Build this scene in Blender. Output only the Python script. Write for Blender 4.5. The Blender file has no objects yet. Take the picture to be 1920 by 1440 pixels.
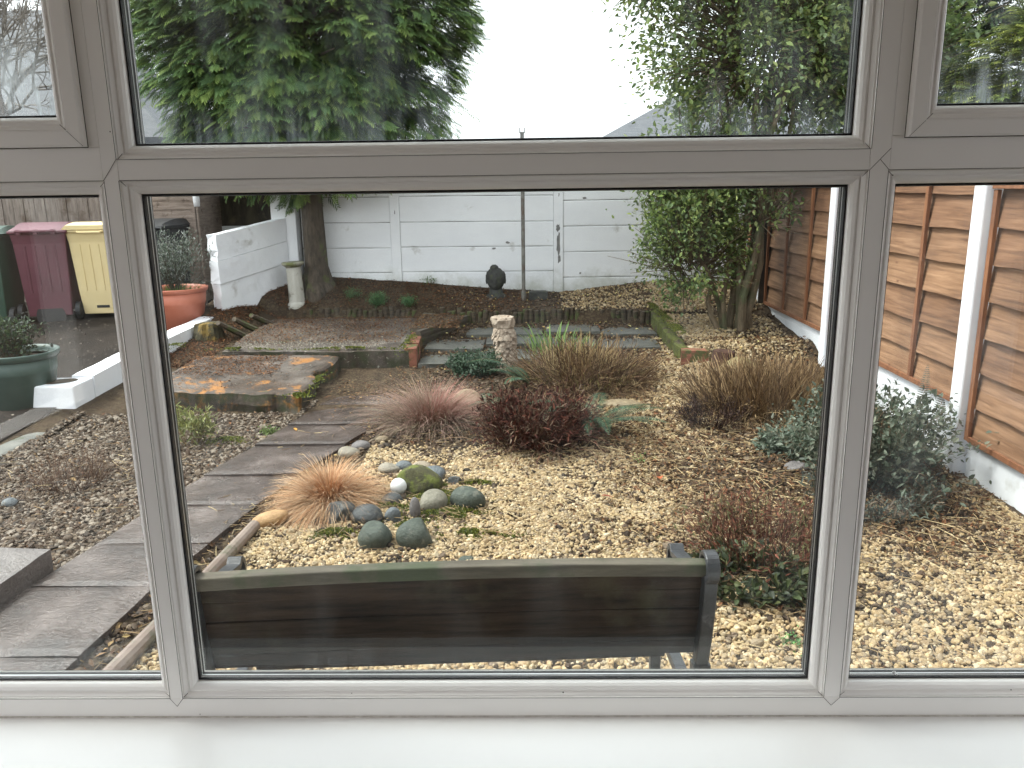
import bpy, math, random
import numpy as np
from mathutils import Vector, Matrix
R_ = np.random.default_rng(7); random.seed(7)
PI = math.pi
S = bpy.context.scene; COL = S.collection
# ------------------------------------------------------------------ camera
CZ = 1.70
PITCH, ROLL, YAW = math.radians(13.6), math.radians(0.79), math.radians(-1.1)
f_ = np.array([math.sin(YAW)*math.cos(PITCH), math.cos(YAW)*math.cos(PITCH), -math.sin(PITCH)])
r0 = np.array([math.cos(YAW), -math.sin(YAW), 0.]); u0 = np.cross(r0, f_)
r_ = math.cos(ROLL)*r0 - math.sin(ROLL)*u0; u_ = math.sin(ROLL)*r0 + math.cos(ROLL)*u0
cd = bpy.data.cameras.new('camera'); cam = bpy.data.objects.new('camera', cd); COL.objects.link(cam)
cam.matrix_world = Matrix(((r_[0], u_[0], -f_[0], 0), (r_[1], u_[1], -f_[1], 0), (r_[2], u_[2], -f_[2], CZ), (0, 0, 0, 1)))
cd.sensor_width = 36; cd.lens = 36*1520/1920; cd.clip_start = .02; cd.clip_end = 2000
S.camera = cam
# ------------------------------------------------------------------ light
SUN_EL, SUN_AZ = math.radians(56), math.radians(-82)      # azimuth from +Y towards +X
w = bpy.data.worlds.new('World'); S.world = w; w.use_nodes = True
nt = w.node_tree; bg = nt.nodes['Background']
sky = nt.nodes.new('ShaderNodeTexSky'); sky.sky_type = 'NISHITA'; sky.sun_disc = False
sky.sun_elevation = SUN_EL; sky.sun_rotation = SUN_AZ; sky.dust_density = 6; sky.air_density = 1.0; sky.ozone_density = 1
hs = nt.nodes.new('ShaderNodeHueSaturation'); hs.inputs['Saturation'].default_value = .14; hs.inputs['Value'].default_value = 1.25
cl = nt.nodes.new('ShaderNodeMix'); cl.data_type = 'RGBA'; cl.inputs[0].default_value = .5; cl.inputs[7].default_value = (7.6, 7.8, 8.2, 1)      # even cloud cover over the clear sky
nt.links.new(sky.outputs[0], hs.inputs['Color']); nt.links.new(hs.outputs[0], cl.inputs[6]); nt.links.new(cl.outputs[2], bg.inputs[0]); bg.inputs[1].default_value = .15
sl = bpy.data.lights.new('sun', 'SUN'); sl.energy = 1.3; sl.angle = math.radians(13); sl.color = (1, .95, .87)
so = bpy.data.objects.new('sun', sl); COL.objects.link(so)
sd = Vector((math.sin(SUN_AZ)*math.cos(SUN_EL), math.cos(SUN_AZ)*math.cos(SUN_EL), math.sin(SUN_EL)))
so.rotation_euler = (-sd).to_track_quat('-Z', 'Y').to_euler()
S.view_settings.view_transform = 'Standard'; S.view_settings.look = 'None'
S.view_settings.exposure = 1.5; S.view_settings.gamma = 1
S.cycles.use_denoising = True
S.cycles.max_bounces = 8; S.cycles.diffuse_bounces = 5; S.cycles.transparent_max_bounces = 24
S.cycles.caustics_reflective = False; S.cycles.caustics_refractive = False
# ------------------------------------------------------------------ helpers: noise, tags
def vn(x, y, s=1., seed=0):
    x = np.asarray(x, float)/s; y = np.asarray(y, float)/s
    xi = np.floor(x).astype(np.int64); yi = np.floor(y).astype(np.int64); fx = x-xi; fy = y-yi
    fx = fx*fx*(3-2*fx); fy = fy*fy*(3-2*fy)
    def h(a, b):
        n = (a*374761393 + b*668265263 + seed*974634777) & 0xffffffff
        n = ((n ^ (n >> 13))*1274126177) & 0xffffffff
        return ((n ^ (n >> 16)) & 0xffff)/65535.
    return (h(xi, yi)*(1-fx)+h(xi+1, yi)*fx)*(1-fy)+(h(xi, yi+1)*(1-fx)+h(xi+1, yi+1)*fx)*fy
def fbm(x, y, s=1., seed=0): return (vn(x, y, s, seed)+.5*vn(x, y, s/2.1, seed+1)+.25*vn(x, y, s/4.3, seed+2))/1.75
def tag(o, label=None, cat=None, group=None, kind=None):
    if label: o['label'] = label
    if cat: o['category'] = cat
    if group: o['group'] = group
    if kind: o['kind'] = kind
    return o
def empty(name, loc=(0, 0, 0), rz=0.):
    o = bpy.data.objects.new(name, None); COL.objects.link(o); o.location = loc; o.rotation_euler = (0, 0, rz); o.empty_display_size = .1
    return o
def thing(name, label, cat, loc=(0, 0, 0), rz=0., group=None):
    return tag(empty(name, loc, rz), label, cat, group)
# ------------------------------------------------------------------ helpers: mesh builder
class MB:
    def __init__(s): s.v = []; s.f = []; s.c = None; s.n = 0; s.cols = []
    def add(s, V, F, col=None):
        V = np.asarray(V, float).reshape(-1, 3); s.v.append(V)
        F = [tuple(int(i)+s.n for i in q) for q in F]; s.f += F; s.n += len(V)
        s.cols.append(np.tile(np.array(col if col is not None else (1, 1, 1), float), (len(V), 1)) if (col is None or np.ndim(col) == 1) else np.asarray(col))
        return s
    def box(s, x0, x1, y0, y1, z0, z1, M=None, col=None):
        V = np.array([(x, y, z) for z in (z0, z1) for y in (y0, y1) for x in (x0, x1)], float)
        if M is not None: V = (np.array(M.to_3x3()) @ V.T).T + np.array(M.translation)
        return s.add(V, [(0, 2, 3, 1), (4, 5, 7, 6), (0, 1, 5, 4), (2, 6, 7, 3), (0, 4, 6, 2), (1, 3, 7, 5)], col)
    def prism(s, pts, z0, z1, col=None):
        n = len(pts); V = [(x, y, z0) for x, y in pts]+[(x, y, z1) for x, y in pts]
        return s.add(V, [tuple(range(n))[::-1], tuple(range(n, 2*n))]+[(i, (i+1) % n, n+(i+1) % n, n+i) for i in range(n)], col)
    def tube(s, P, r, n=8, cap=True, col=None):
        P = np.asarray(P, float); k = len(P); r = np.full(k, r, float) if np.ndim(r) == 0 else np.asarray(r, float)
        T = np.gradient(P, axis=0); T /= np.linalg.norm(T, axis=1)[:, None]+1e-9
        a = np.array([0, 0, 1.]) if abs(T[0][2]) < .9 else np.array([1., 0, 0]); V = []
        for i in range(k):
            b = np.cross(T[i], a); b /= np.linalg.norm(b)+1e-9; a = np.cross(b, T[i])
            for j in range(n):
                t = 2*PI*j/n; V.append(P[i]+r[i]*(math.cos(t)*b+math.sin(t)*a))
        F = [(i*n+j, i*n+(j+1) % n, (i+1)*n+(j+1) % n, (i+1)*n+j) for i in range(k-1) for j in range(n)]
        if cap: F += [tuple(range(n))[::-1], tuple(range((k-1)*n, k*n))]
        return s.add(V, F, col)
    def lathe(s, prof, n=24, c=(0, 0, 0), col=None, wob=None):
        V = []; k = len(prof)
        for r, z in prof:
            for j in range(n):
                t = 2*PI*j/n; rr = r*(1+(wob(t, z) if wob else 0)); V.append((c[0]+rr*math.cos(t), c[1]+rr*math.sin(t), c[2]+z))
        F = [(i*n+j, i*n+(j+1) % n, (i+1)*n+(j+1) % n, (i+1)*n+j) for i in range(k-1) for j in range(n)]
        F += [tuple(range(n))[::-1], tuple(range((k-1)*n, k*n))]
        return s.add(V, F, col)
    def build(s, name, m, parent=None, smooth=False, loc=None, bevel=0, label=None):
        me = bpy.data.meshes.new(name); me.from_pydata(np.concatenate(s.v).tolist(), [], s.f)
        C = np.concatenate(s.cols)
        a = me.color_attributes.new('Col', 'FLOAT_COLOR', 'POINT'); a.data.foreach_set('color', np.c_[C, np.ones(len(C))].astype(np.float32).ravel())
        me.materials.append(m); me.update()
        if smooth: me.shade_smooth()
        o = bpy.data.objects.new(name, me); COL.objects.link(o)
        if parent: o.parent = parent
        if loc is not None: o.location = loc
        if bevel:
            b = o.modifiers.new('b', 'BEVEL'); b.width = bevel; b.segments = 2; b.limit_method = 'ANGLE'; b.angle_limit = .6
        if label: o['label'] = label
        return o
def raw(name, V, F, m, parent=None, col=None, smooth=False):
    """fast mesh from numpy arrays; F is (n,k)"""
    me = bpy.data.meshes.new(name); V = np.asarray(V, np.float32); F = np.asarray(F, np.int32)
    me.vertices.add(len(V)); me.vertices.foreach_set('co', V.ravel())
    k = F.shape[1]; me.loops.add(F.size); me.loops.foreach_set('vertex_index', F.ravel())
    me.polygons.add(len(F)); me.polygons.foreach_set('loop_start', np.arange(0, F.size, k, dtype=np.int32))
    me.polygons.foreach_set('use_smooth', np.full(len(F), smooth))
    if col is not None:
        a = me.color_attributes.new('Col', 'FLOAT_COLOR', 'POINT'); a.data.foreach_set('color', np.c_[col, np.ones(len(col))].astype(np.float32).ravel())
    me.update(); me.validate(); me.materials.append(m)
    o = bpy.data.objects.new(name, me); COL.objects.link(o)
    if parent: o.parent = parent
    return o
def rots(yaw, pitch, roll):
    cy, sy, cp, sp, cr, sr = np.cos(yaw), np.sin(yaw), np.cos(pitch), np.sin(pitch), np.cos(roll), np.sin(roll)
    z = np.zeros_like(yaw); o = z+1
    A = np.stack([np.stack([cy, -sy, z], -1), np.stack([sy, cy, z], -1), np.stack([z, z, o], -1)], -2)
    B = np.stack([np.stack([o, z, z], -1), np.stack([z, cp, -sp], -1), np.stack([z, sp, cp], -1)], -2)
    C = np.stack([np.stack([cr, z, sr], -1), np.stack([z, o, z], -1), np.stack([-sr, z, cr], -1)], -2)
    return A @ B @ C
def frame_dir(D, up=None):
    """rotation matrices whose local +Y is D, local Z as near `up` as possible"""
    D = D/(np.linalg.norm(D, axis=1)[:, None]+1e-9)
    if up is None: up = np.tile([0, 0, 1.], (len(D), 1))
    X = np.cross(D, up); X /= np.linalg.norm(X, axis=1)[:, None]+1e-6; Z = np.cross(X, D)
    return np.stack([X, D, Z], -1)
def inst(TV, TF, M, T, col=None, tcol=None):
    TV = np.asarray(TV, float); TF = np.asarray(TF); n = len(T)
    V = (np.einsum('nij,kj->nki', M, TV)+T[:, None, :]).reshape(-1, 3)
    F = (TF[None]+(np.arange(n)*len(TV))[:, None, None]).reshape(-1, TF.shape[1])
    C = None
    if col is not None:
        C = np.repeat(col[:, None, :], len(TV), 1)
        if tcol is not None: C = C*np.asarray(tcol)[None]
        C = C.reshape(-1, 3)
    return V, F, C
def join(L):
    V = np.concatenate([l[0] for l in L]); off = np.cumsum([0]+[len(l[0]) for l in L[:-1]])
    return V, np.concatenate([l[1]+o for l, o in zip(L, off)]), (np.concatenate([l[2] for l in L]) if L[0][2] is not None else None)
def ico(sub):
    t = (1+5**.5)/2
    V = [(-1, t, 0), (1, t, 0), (-1, -t, 0), (1, -t, 0), (0, -1, t), (0, 1, t), (0, -1, -t), (0, 1, -t), (t, 0, -1), (t, 0, 1), (-t, 0, -1), (-t, 0, 1)]
    F = [(0, 11, 5), (0, 5, 1), (0, 1, 7), (0, 7, 10), (0, 10, 11), (1, 5, 9), (5, 11, 4), (11, 10, 2), (10, 7, 6), (7, 1, 8), (3, 9, 4), (3, 4, 2), (3, 2, 6), (3, 6, 8), (3, 8, 9), (4, 9, 5), (2, 4, 11), (6, 2, 10), (8, 6, 7), (9, 8, 1)]
    V = [np.array(v)/np.linalg.norm(v) for v in V]
    for _ in range(sub):
        mp = {}; G = []
        def mid(a, b):
            k = (min(a, b), max(a, b))
            if k not in mp: m = V[a]+V[b]; V.append(m/np.linalg.norm(m)); mp[k] = len(V)-1
            return mp[k]
        for a, b, c in F:
            x, y, z = mid(a, b), mid(b, c), mid(c, a); G += [(a, x, z), (b, y, x), (c, z, y), (x, y, z)]
        F = G
    return np.array(V), np.array(F)
I0, I1, I2, I3 = ico(0), ico(1), ico(2), ico(3)
def lump(I, amp, seed, planes=0):
    r = np.random.default_rng(seed); V, F = I; W = V.copy(); d = np.ones(len(V))
    for k in range(5):
        a = r.normal(size=3); a /= np.linalg.norm(a); d += amp*.5*np.sin(V@a*(1.2+k*.8)+r.uniform(0, 6))/(1+.5*k)
    W = V*d[:, None]
    for k in range(planes):          # chop to give facets
        a = r.normal(size=3); a /= np.linalg.norm(a); h = r.uniform(.5, .85); p = W@a; W = W-np.outer(np.maximum(p-h, 0), a)
    return W, F
# ------------------------------------------------------------------ materials
MATS = {}
def new_mat(name):
    m = bpy.data.materials.new(name); m.use_nodes = True; return m, m.node_tree, m.node_tree.nodes['Principled BSDF']
def node(t, k, **kw):
    n = t.nodes.new(k)
    for a, b in kw.items(): setattr(n, a, b)
    return n
def ramp(t, stops):
    n = t.nodes.new('ShaderNodeValToRGB'); e = n.color_ramp.elements
    while len(e) < len(stops): e.new(.5)
    for i, (p, c) in enumerate(stops): e[i].position = p; e[i].color = (*c, 1)
    return n
def noise(t, scale, detail=6, rough=.6, vec=None, dist=0):
    n = t.nodes.new('ShaderNodeTexNoise'); n.inputs['Scale'].default_value = scale; n.inputs['Detail'].default_value = detail
    n.inputs['Roughness'].default_value = rough; n.inputs['Distortion'].default_value = dist
    if vec is None:
        g = t.nodes.new('ShaderNodeNewGeometry'); vec = g.outputs['Position']
    t.links.new(vec, n.inputs['Vector']); return n
def stretch(t, sc):
    g = t.nodes.new('ShaderNodeNewGeometry'); m = t.nodes.new('ShaderNodeMapping'); m.inputs['Scale'].default_value = sc
    t.links.new(g.outputs['Position'], m.inputs['Vector']); return m.outputs[0]
def mixc(t, fac, a, b, mode='MIX'):
    n = t.nodes.new('ShaderNodeMix'); n.data_type = 'RGBA'; n.blend_type = mode
    for sock, v in ((0, fac), (6, a), (7, b)):
        if hasattr(v, 'is_linked'): t.links.new(v, n.inputs[sock])
        elif sock == 0: n.inputs[0].default_value = v
        else: n.inputs[sock].default_value = (*v, 1)
    return n.outputs[2]
def bump(t, b, h, st=.5, d=.01):
    n = t.nodes.new('ShaderNodeBump'); n.inputs['Strength'].default_value = st; n.inputs['Distance'].default_value = d
    t.links.new(h, n.inputs['Height']); t.links.new(n.outputs[0], b.inputs['Normal'])
def surf(name, c1, c2, scale=6, rough=.8, c3=None, s3=2, lo=.35, hi=.65, bs=.4, bd=.005, bscale=40, vec=None, p3=(.5, .62), spec=.5, fine=0):
    """two-tone noisy surface, optional third-colour patches"""
    m, t, b = new_mat(name); v = stretch(t, vec) if vec else None
    n = noise(t, scale, 8, .65, v); r = ramp(t, [(lo, c1), (hi, c2)]); t.links.new(n.outputs[0], r.inputs[0]); col = r.outputs[0]
    if c3 is not None:
        n3 = noise(t, s3, 9, .62); r3 = ramp(t, [(p3[0], (0, 0, 0)), (p3[1], (1, 1, 1))]); t.links.new(n3.outputs[0], r3.inputs[0])
        col = mixc(t, r3.outputs[0], col, c3)
    if fine:
        nf = noise(t, 160, 3, .7); rf = ramp(t, [(.3, (1-fine,)*3), (.7, (1+fine,)*3)]); t.links.new(nf.outputs[0], rf.inputs[0])
        col = mixc(t, 1., col, rf.outputs[0], 'MULTIPLY')
    t.links.new(col, b.inputs['Base Color']); b.inputs['Roughness'].default_value = rough
    b.inputs['Specular IOR Level'].default_value = spec
    if bs: bump(t, b, noise(t, bscale, 6, .7, v).outputs[0], bs, bd)
    return m
def attr_mat(name, rough=.6, spec=.4, bs=0, bscale=60, sub=0, jit=.0, trans=0):
    """base colour from the mesh's own per-leaf/per-stone colours"""
    m, t, b = new_mat(name); a = node(t, 'ShaderNodeAttribute', attribute_name='Col'); col = a.outputs['Color']
    if jit:
        n = noise(t, bscale, 4, .6); r = ramp(t, [(.25, (1-jit,)*3), (.75, (1+jit,)*3)]); t.links.new(n.outputs[0], r.inputs[0])
        col = mixc(t, 1., col, r.outputs[0], 'MULTIPLY')
    t.links.new(col, b.inputs['Base Color']); b.inputs['Roughness'].default_value = rough; b.inputs['Specular IOR Level'].default_value = spec
    if bs: bump(t, b, noise(t, bscale, 5, .6).outputs[0], bs, .004)
    if trans:
        tr = node(t, 'ShaderNodeBsdfTranslucent'); t.links.new(col, tr.inputs[0]); mx = node(t, 'ShaderNodeMixShader'); mx.inputs[0].default_value = trans
        t.links.new(b.outputs[0], mx.inputs[1]); t.links.new(tr.outputs[0], mx.inputs[2]); t.links.new(mx.outputs[0], t.nodes['Material Output'].inputs[0])
    return m
M = {}
M['leaf'] = attr_mat('leaf', .5, .4, trans=.30)
M['needle'] = attr_mat('conifer_leaf', .7, .2, trans=.28)
M['dry'] = attr_mat('dry_stem', .8, .12)
M['stonechip'] = attr_mat('stone_chip', .7, .35, jit=.18, bscale=90, bs=.3)
M['wetchip'] = attr_mat('wet_pebble', .6, .15, jit=.2, bscale=70)
M['upvc'] = surf('white_upvc', (.83, .81, .78), (.85, .83, .80), 3, .38, bs=.03, bscale=60, bd=.001)
M['upvc_out'] = surf('white_upvc_outside', (.78, .78, .76), (.72, .71, .69), 5, .4, bs=0)
M['sill'] = surf('gloss_white_sill', (.84, .83, .81), (.86, .855, .84), 2, .32, bs=.03, bscale=25, bd=.001)
M['gasket'] = surf('black_gasket', (.008, .008, .009), (.014, .014, .015), 30, .55, bs=0)
M['spacer'] = surf('aluminium_spacer', (.62, .63, .64), (.7, .7, .7), 30, .3, bs=0); M['spacer'].node_tree.nodes['Principled BSDF'].inputs['Metallic'].default_value = .8
M['grime'] = surf('joint_grime', (.05, .045, .04), (.22, .2, .17), 90, .9, bs=0)
M['plaster'] = surf('room_plaster', (.84, .82, .78), (.86, .84, .80), 2, .9, bs=.1, bscale=30, bd=.001)
M['carpet'] = surf('carpet', (.10, .09, .08), (.13, .12, .11), 80, .95)
M['render_white'] = surf('white_masonry_paint', (.77, .775, .81), (.84, .85, .87), 2.2, .75, (.42, .41, .38), 3.2, bs=.5, bd=.012, bscale=9, p3=(.60, .72), fine=.05)
M['panel_white'] = surf('white_painted_concrete', (.77, .775, .80), (.84, .845, .86), 1.6, .7, (.42, .41, .37), 4.5, bs=.35, bd=.006, bscale=14, p3=(.62, .76), vec=(1, 1, 2.4), fine=.06)
M['peel'] = surf('bare_concrete_under_paint', (.14, .14, .14), (.24, .23, .22), 30, .9)
M['post_white'] = surf('painted_fence_post', (.66, .68, .74), (.76, .77, .80), 3, .6, (.5, .5, .5), 7, bs=.25, bd=.003, bscale=30, p3=(.66, .74))
M['soil'] = surf('damp_soil', (.030, .020, .013), (.075, .05, .032), 9, .85, (.10, .075, .045), 40, bs=1, bd=.03, bscale=30, p3=(.5, .6), spec=.15)
M['slate'] = None
M['concrete'] = None
def glass_mat():
    m, t, b = new_mat('window_glass'); t.nodes.remove(b); out = t.nodes['Material Output']
    tr = node(t, 'ShaderNodeBsdfTransparent'); tr.inputs[0].default_value = (.97, .985, .98, 1)
    gl = node(t, 'ShaderNodeBsdfGlossy'); gl.inputs['Roughness'].default_value = 0.0; gl.inputs[0].default_value = (1, 1, 1, 1)
    lw = node(t, 'ShaderNodeLayerWeight'); lw.inputs[0].default_value = .5
    p = node(t, 'ShaderNodeMath', operation='POWER'); t.links.new(lw.outputs['Facing'], p.inputs[0]); p.inputs[1].default_value = 5
    k = node(t, 'ShaderNodeMath', operation='MULTIPLY_ADD'); t.links.new(p.outputs[0], k.inputs[0]); k.inputs[1].default_value = .9; k.inputs[2].default_value = .032
    g = node(t, 'ShaderNodeNewGeometry')
    nb = node(t, 'ShaderNodeMath', operation='SUBTRACT'); nb.inputs[0].default_value = 1; t.links.new(g.outputs['Backfacing'], nb.inputs[1])
    kk = node(t, 'ShaderNodeMath', operation='MULTIPLY'); t.links.new(k.outputs[0], kk.inputs[0]); t.links.new(nb.outputs[0], kk.inputs[1])
    mx = node(t, 'ShaderNodeMixShader'); t.links.new(kk.outputs[0], mx.inputs[0]); t.links.new(tr.outputs[0], mx.inputs[1]); t.links.new(gl.outputs[0], mx.inputs[2])
    t.links.new(mx.outputs[0], out.inputs[0]); return m, t, mx, nb, out
def dirty_glass(name, zb, zr, amt, base, sc=(9, 9, 2.2)):
    """glass with a film of dried rain and condensation, densest above its bottom edge zb and gone by zb+zr"""
    m, t, mx, nb, out = glass_mat(); m.name = name
    g = node(t, 'ShaderNodeNewGeometry'); sx = node(t, 'ShaderNodeSeparateXYZ'); t.links.new(g.outputs['Position'], sx.inputs[0])
    mr = node(t, 'ShaderNodeMapRange'); t.links.new(sx.outputs[2], mr.inputs[0]); mr.inputs[1].default_value = zb; mr.inputs[2].default_value = zb+zr; mr.inputs[3].default_value = 1; mr.inputs[4].default_value = 0
    n1 = noise(t, 1, 8, .7, stretch(t, (38, 38, 7))); r1 = ramp(t, [(.42, (0, 0, 0)), (.68, (1, 1, 1))]); t.links.new(n1.outputs[0], r1.inputs[0])
    n2 = noise(t, 1, 5, .6, stretch(t, sc)); r2 = ramp(t, [(.47, (0, 0, 0)), (.74, (1, 1, 1))]); t.links.new(n2.outputs[0], r2.inputs[0])
    a = node(t, 'ShaderNodeMath', operation='MULTIPLY'); t.links.new(mr.outputs[0], a.inputs[0]); t.links.new(r1.outputs[0], a.inputs[1])
    b = node(t, 'ShaderNodeMath', operation='MULTIPLY_ADD'); t.links.new(a.outputs[0], b.inputs[0]); b.inputs[1].default_value = amt
    c = node(t, 'ShaderNodeMath', operation='MULTIPLY'); t.links.new(r2.outputs[0], c.inputs[0]); c.inputs[1].default_value = base; t.links.new(c.outputs[0], b.inputs[2])
    d = node(t, 'ShaderNodeMath', operation='MULTIPLY'); t.links.new(b.outputs[0], d.inputs[0]); t.links.new(nb.outputs[0], d.inputs[1])
    tl = node(t, 'ShaderNodeBsdfTranslucent'); tl.inputs[0].default_value = (.8, .88, .92, 1)
    m2 = node(t, 'ShaderNodeMixShader'); t.links.new(d.outputs[0], m2.inputs[0]); t.links.new(mx.outputs[0], m2.inputs[1]); t.links.new(tl.outputs[0], m2.inputs[2])
    t.links.new(m2.outputs[0], out.inputs[0]); return m
M['glass'] = dirty_glass('pane_glass', .75, .10, .05, .012)
M['glass_right'] = dirty_glass('hazy_pane_glass', .75, .4, .07, .07, (5, 5, 4))
M['glass_top'] = dirty_glass('streaked_pane_glass', 1.775, .07, .24, .09, (14, 14, 5))
M['glass_frost'] = dirty_glass('condensation_pane_glass', 1.82, .16, .9, .36, (10, 10, 9))
M['glass_frost2'] = dirty_glass('misted_pane_glass', 1.80, .12, .62, .16, (12, 12, 9))
# ------------------------------------------------------------------ ground
def sstep(a, b, x): t = np.clip((x-a)/(b-a), 0, 1); return t*t*(3-2*t)
def edge_y(x): return np.interp(x, [-3.2, -2.6, -1.3, -.75, -.45, .2, 1.0, 1.4, 2.6], [9.25, 9.15, 9.12, 8.95, 8.72, 8.78, 8.72, 8.62, 8.6])
def H(x, y):
    x = np.asarray(x, float); y = np.asarray(y, float)
    h = np.interp(y, [1.5, 4.7, 7.1, 8.7, 10, 14, 40, 120], [0, 0, .13, .26, .34, .45, .5, .5])
    right = sstep(1.38, 1.5, x)*sstep(6.9, 7.3, y)*(x < 2.75); h = h+.11*right
    h = h+.05*sstep(1.3, 2.2, x)*sstep(4.9, 6.6, y)*(y < 7.4)*(x < 2.75)
    wallb = np.interp(x, [-3.2, -2.3, -1.5, -.36, .4, 1.5, 2.6], [.74, .69, .63, .53, .48, .6, .58])
    e = edge_y(x); inb = (x > -3.3) & (x < 2.75) & (y < 10.2)
    t = np.clip((y-e)/(9.75-e+1e-6), 0, 1)
    bed = .395+(wallb-.395)*t**.8
    h = np.where(inb & (y > e), np.maximum(h, bed), h)
    heap = sstep(-2.75, -3.3, x)*sstep(7.6, 9.4, y)*(y < 9.75)*(x > -3.75); h = h+.22*heap*(x > -3.6)
    h = h-.03*((x < -1.72) & (y > 5.2) & (y < 6.4) & (x > -3.4))*sstep(5.2, 5.6, y)
    n = .03*(fbm(x, y, .7, 3)-.5)+.014*(vn(x, y, .16, 9)-.5)
    h = h+n*((y > 1.6) & (y < 12))
    h = h+.035*np.exp(-(((x+.55)/.7)**2+((y-4.2)/.45)**2))
    return h
def hz(x, y): return float(H(x, y))
xs = np.unique(np.concatenate([-np.geomspace(6, 400, 24), np.arange(-5, 4, .07), np.geomspace(4, 400, 24)]))
ys = np.unique(np.concatenate([-np.geomspace(1, 400, 16), np.arange(0, 10.4, .07), np.geomspace(10.4, 600, 26)]))
gx, gy = np.meshgrid(xs, ys); gz = H(gx, gy)-.0; gz = np.where(gy < 1.55, -.12, gz)
nx = len(xs); ids = np.arange(len(ys)*nx).reshape(len(ys), nx)
GF = np.stack([ids[:-1, :-1], ids[:-1, 1:], ids[1:, 1:], ids[1:, :-1]], -1).reshape(-1, 4)
tag(raw('ground', np.stack([gx, gy, gz], -1).reshape(-1, 3), GF, M['soil'], smooth=True), kind='structure')
# yard surface: patch draped 4 mm above the ground
m, t, b = new_mat('yard_tarmac'); n1 = noise(t, 60, 6, .8); r1 = ramp(t, [(.36, (.008, .006, .005)), (.54, (.026, .020, .016)), (.72, (.10, .082, .068))]); t.links.new(n1.outputs[0], r1.inputs[0])
n2 = noise(t, 2.2, 6, .6); r2 = ramp(t, [(.35, (.55, .5, .46)), (.65, (1.2, 1.15, 1.1))]); t.links.new(n2.outputs[0], r2.inputs[0])
t.links.new(mixc(t, 1., r1.outputs[0], r2.outputs[0], 'MULTIPLY'), b.inputs['Base Color']); b.inputs['Roughness'].default_value = .85; b.inputs['Specular IOR Level'].default_value = .2; bump(t, b, n1.outputs[0], .8, .012); M['tarmac'] = m
def drape(name, poly_x0, poly_x1, y0, y1, m, lift=.004, st=.09, kind='structure'):
    X, Y = np.meshgrid(np.arange(0, 1.0001, st/(6)), np.arange(y0, y1, st))
    XX = poly_x0(Y)+(poly_x1(Y)-poly_x0(Y))*X
    i = np.arange(X.size).reshape(X.shape); F = np.stack([i[:-1, :-1], i[:-1, 1:], i[1:, 1:], i[1:, :-1]], -1).reshape(-1, 4)
    return tag(raw(name, np.stack([XX, Y, H(XX, Y)+lift], -1).reshape(-1, 3), F, m, smooth=True), kind=kind)
drape('yard', lambda y: y*0-9.5, lambda y: y*0-3.66, 1.7, 10.4, M['tarmac'], .012, .08)
# ------------------------------------------------------------------ house shell (the room the picture is taken from)
def struct(name, mb, m, **k): return tag(mb.build(name, m, **k), kind='structure')
WX0, WX1, WZ0, WZ1 = -1.92, 1.80, .60, 2.26
mb = MB(); mb.box(-3.2, WX0, 1.385, 1.62, -.1, 2.62); mb.box(WX1, 3.2, 1.385, 1.62, -.1, 2.62); mb.box(WX0, WX1, 1.385, 1.62, -.1, WZ0); mb.box(WX0, WX1, 1.385, 1.62, WZ1, 2.62)
struct('window_wall', mb, M['plaster'])
for xa, xb in ((-3.2, -3.0), (3.0, 3.2)):      # unseen side walls; tall openings added to let light onto the window frame
    mb = MB(); mb.box(xa, xb, -3.4, -2.4, -.1, 2.62); mb.box(xa, xb, 1.15, 1.384, -.1, 2.62); mb.box(xa, xb, -2.4, 1.15, -.1, .35); mb.box(xa, xb, -2.4, 1.15, 2.5, 2.62); struct('side_wall', mb, M['plaster'])
mb = MB(); mb.box(-3.2, 3.2, -3.6, -3.401, -.1, 2.62); struct('rear_wall', mb, surf('dark_rear_wall', (.10, .09, .08), (.13, .12, .105), 2, .9, bs=0))  # unseen wall, kept dark so its reflection in the panes stays weak
mb = MB(); mb.box(-3.2, 3.2, -3.6, 1.62, 2.621, 2.75); struct('ceiling', mb, M['plaster'])
mb = MB(); mb.box(-2.99, 2.99, -3.39, 1.38, -.09, .12); struct('floor', mb, M['carpet'])
# ------------------------------------------------------------------ window
def ring(mb, x0, x1, z0, z1, prof):
    """prof: (t, y) with t measured outward from the glass edge; mitred sweep round the opening"""
    P = []
    for t_, y in prof:
        P += [(x0-t_, y, z0-t_), (x1+t_, y, z0-t_), (x1+t_, y, z1+t_), (x0-t_, y, z1+t_)]
    k = len(prof); F = []
    for i in range(k-1):
        for j in range(4): F.append((i*4+j, i*4+(j+1) % 4, (i+1)*4+(j+1) % 4, (i+1)*4+j))
    mb.add(P, F)
win = thing('window', 'white plastic double glazed window seen from indoors, garden view through its panes', 'window')
BEAD = [(-.001, 1.4285), (-.001, 1.4235), (.0005, 1.4175), (.004, 1.4125), (.0085, 1.4095), (.0105, 1.4095), (.0118, 1.4108), (.0132, 1.4108), (.0155, 1.4080), (.0185, 1.4040), (.0205, 1.4035), (.0212, 1.4046), (.0212, 1.41)]
panes = [  # x0,x1,z0,z1, opener, glass material, label
    (-.6640, .5495, .7500, 1.6990, 0, 'glass', 'large clear lower middle pane'),
    (-1.560, -.7325, .7500, 1.6990, 0, 'glass', 'lower left pane'),
    (.6240, 1.500, .7500, 1.6990, 0, 'glass_right', 'hazy lower right pane'),
    (-.6640, .5495, 1.7765, 2.190, 0, 'glass_top', 'upper middle pane streaked with dried rain'),
    (-1.540, -.7785, 1.8235, 2.165, 1, 'glass_frost', 'upper left pane clouded by condensation'),
    (.6720, 1.480, 1.8200, 2.165, 1, 'glass_frost2', 'upper right pane misted along its bottom')]
fr = MB()
YF = 1.400
FX = [-1.62, -1.5805, -.7115, -.6850, .5707, .6035, 1.5205, 1.56]
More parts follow.
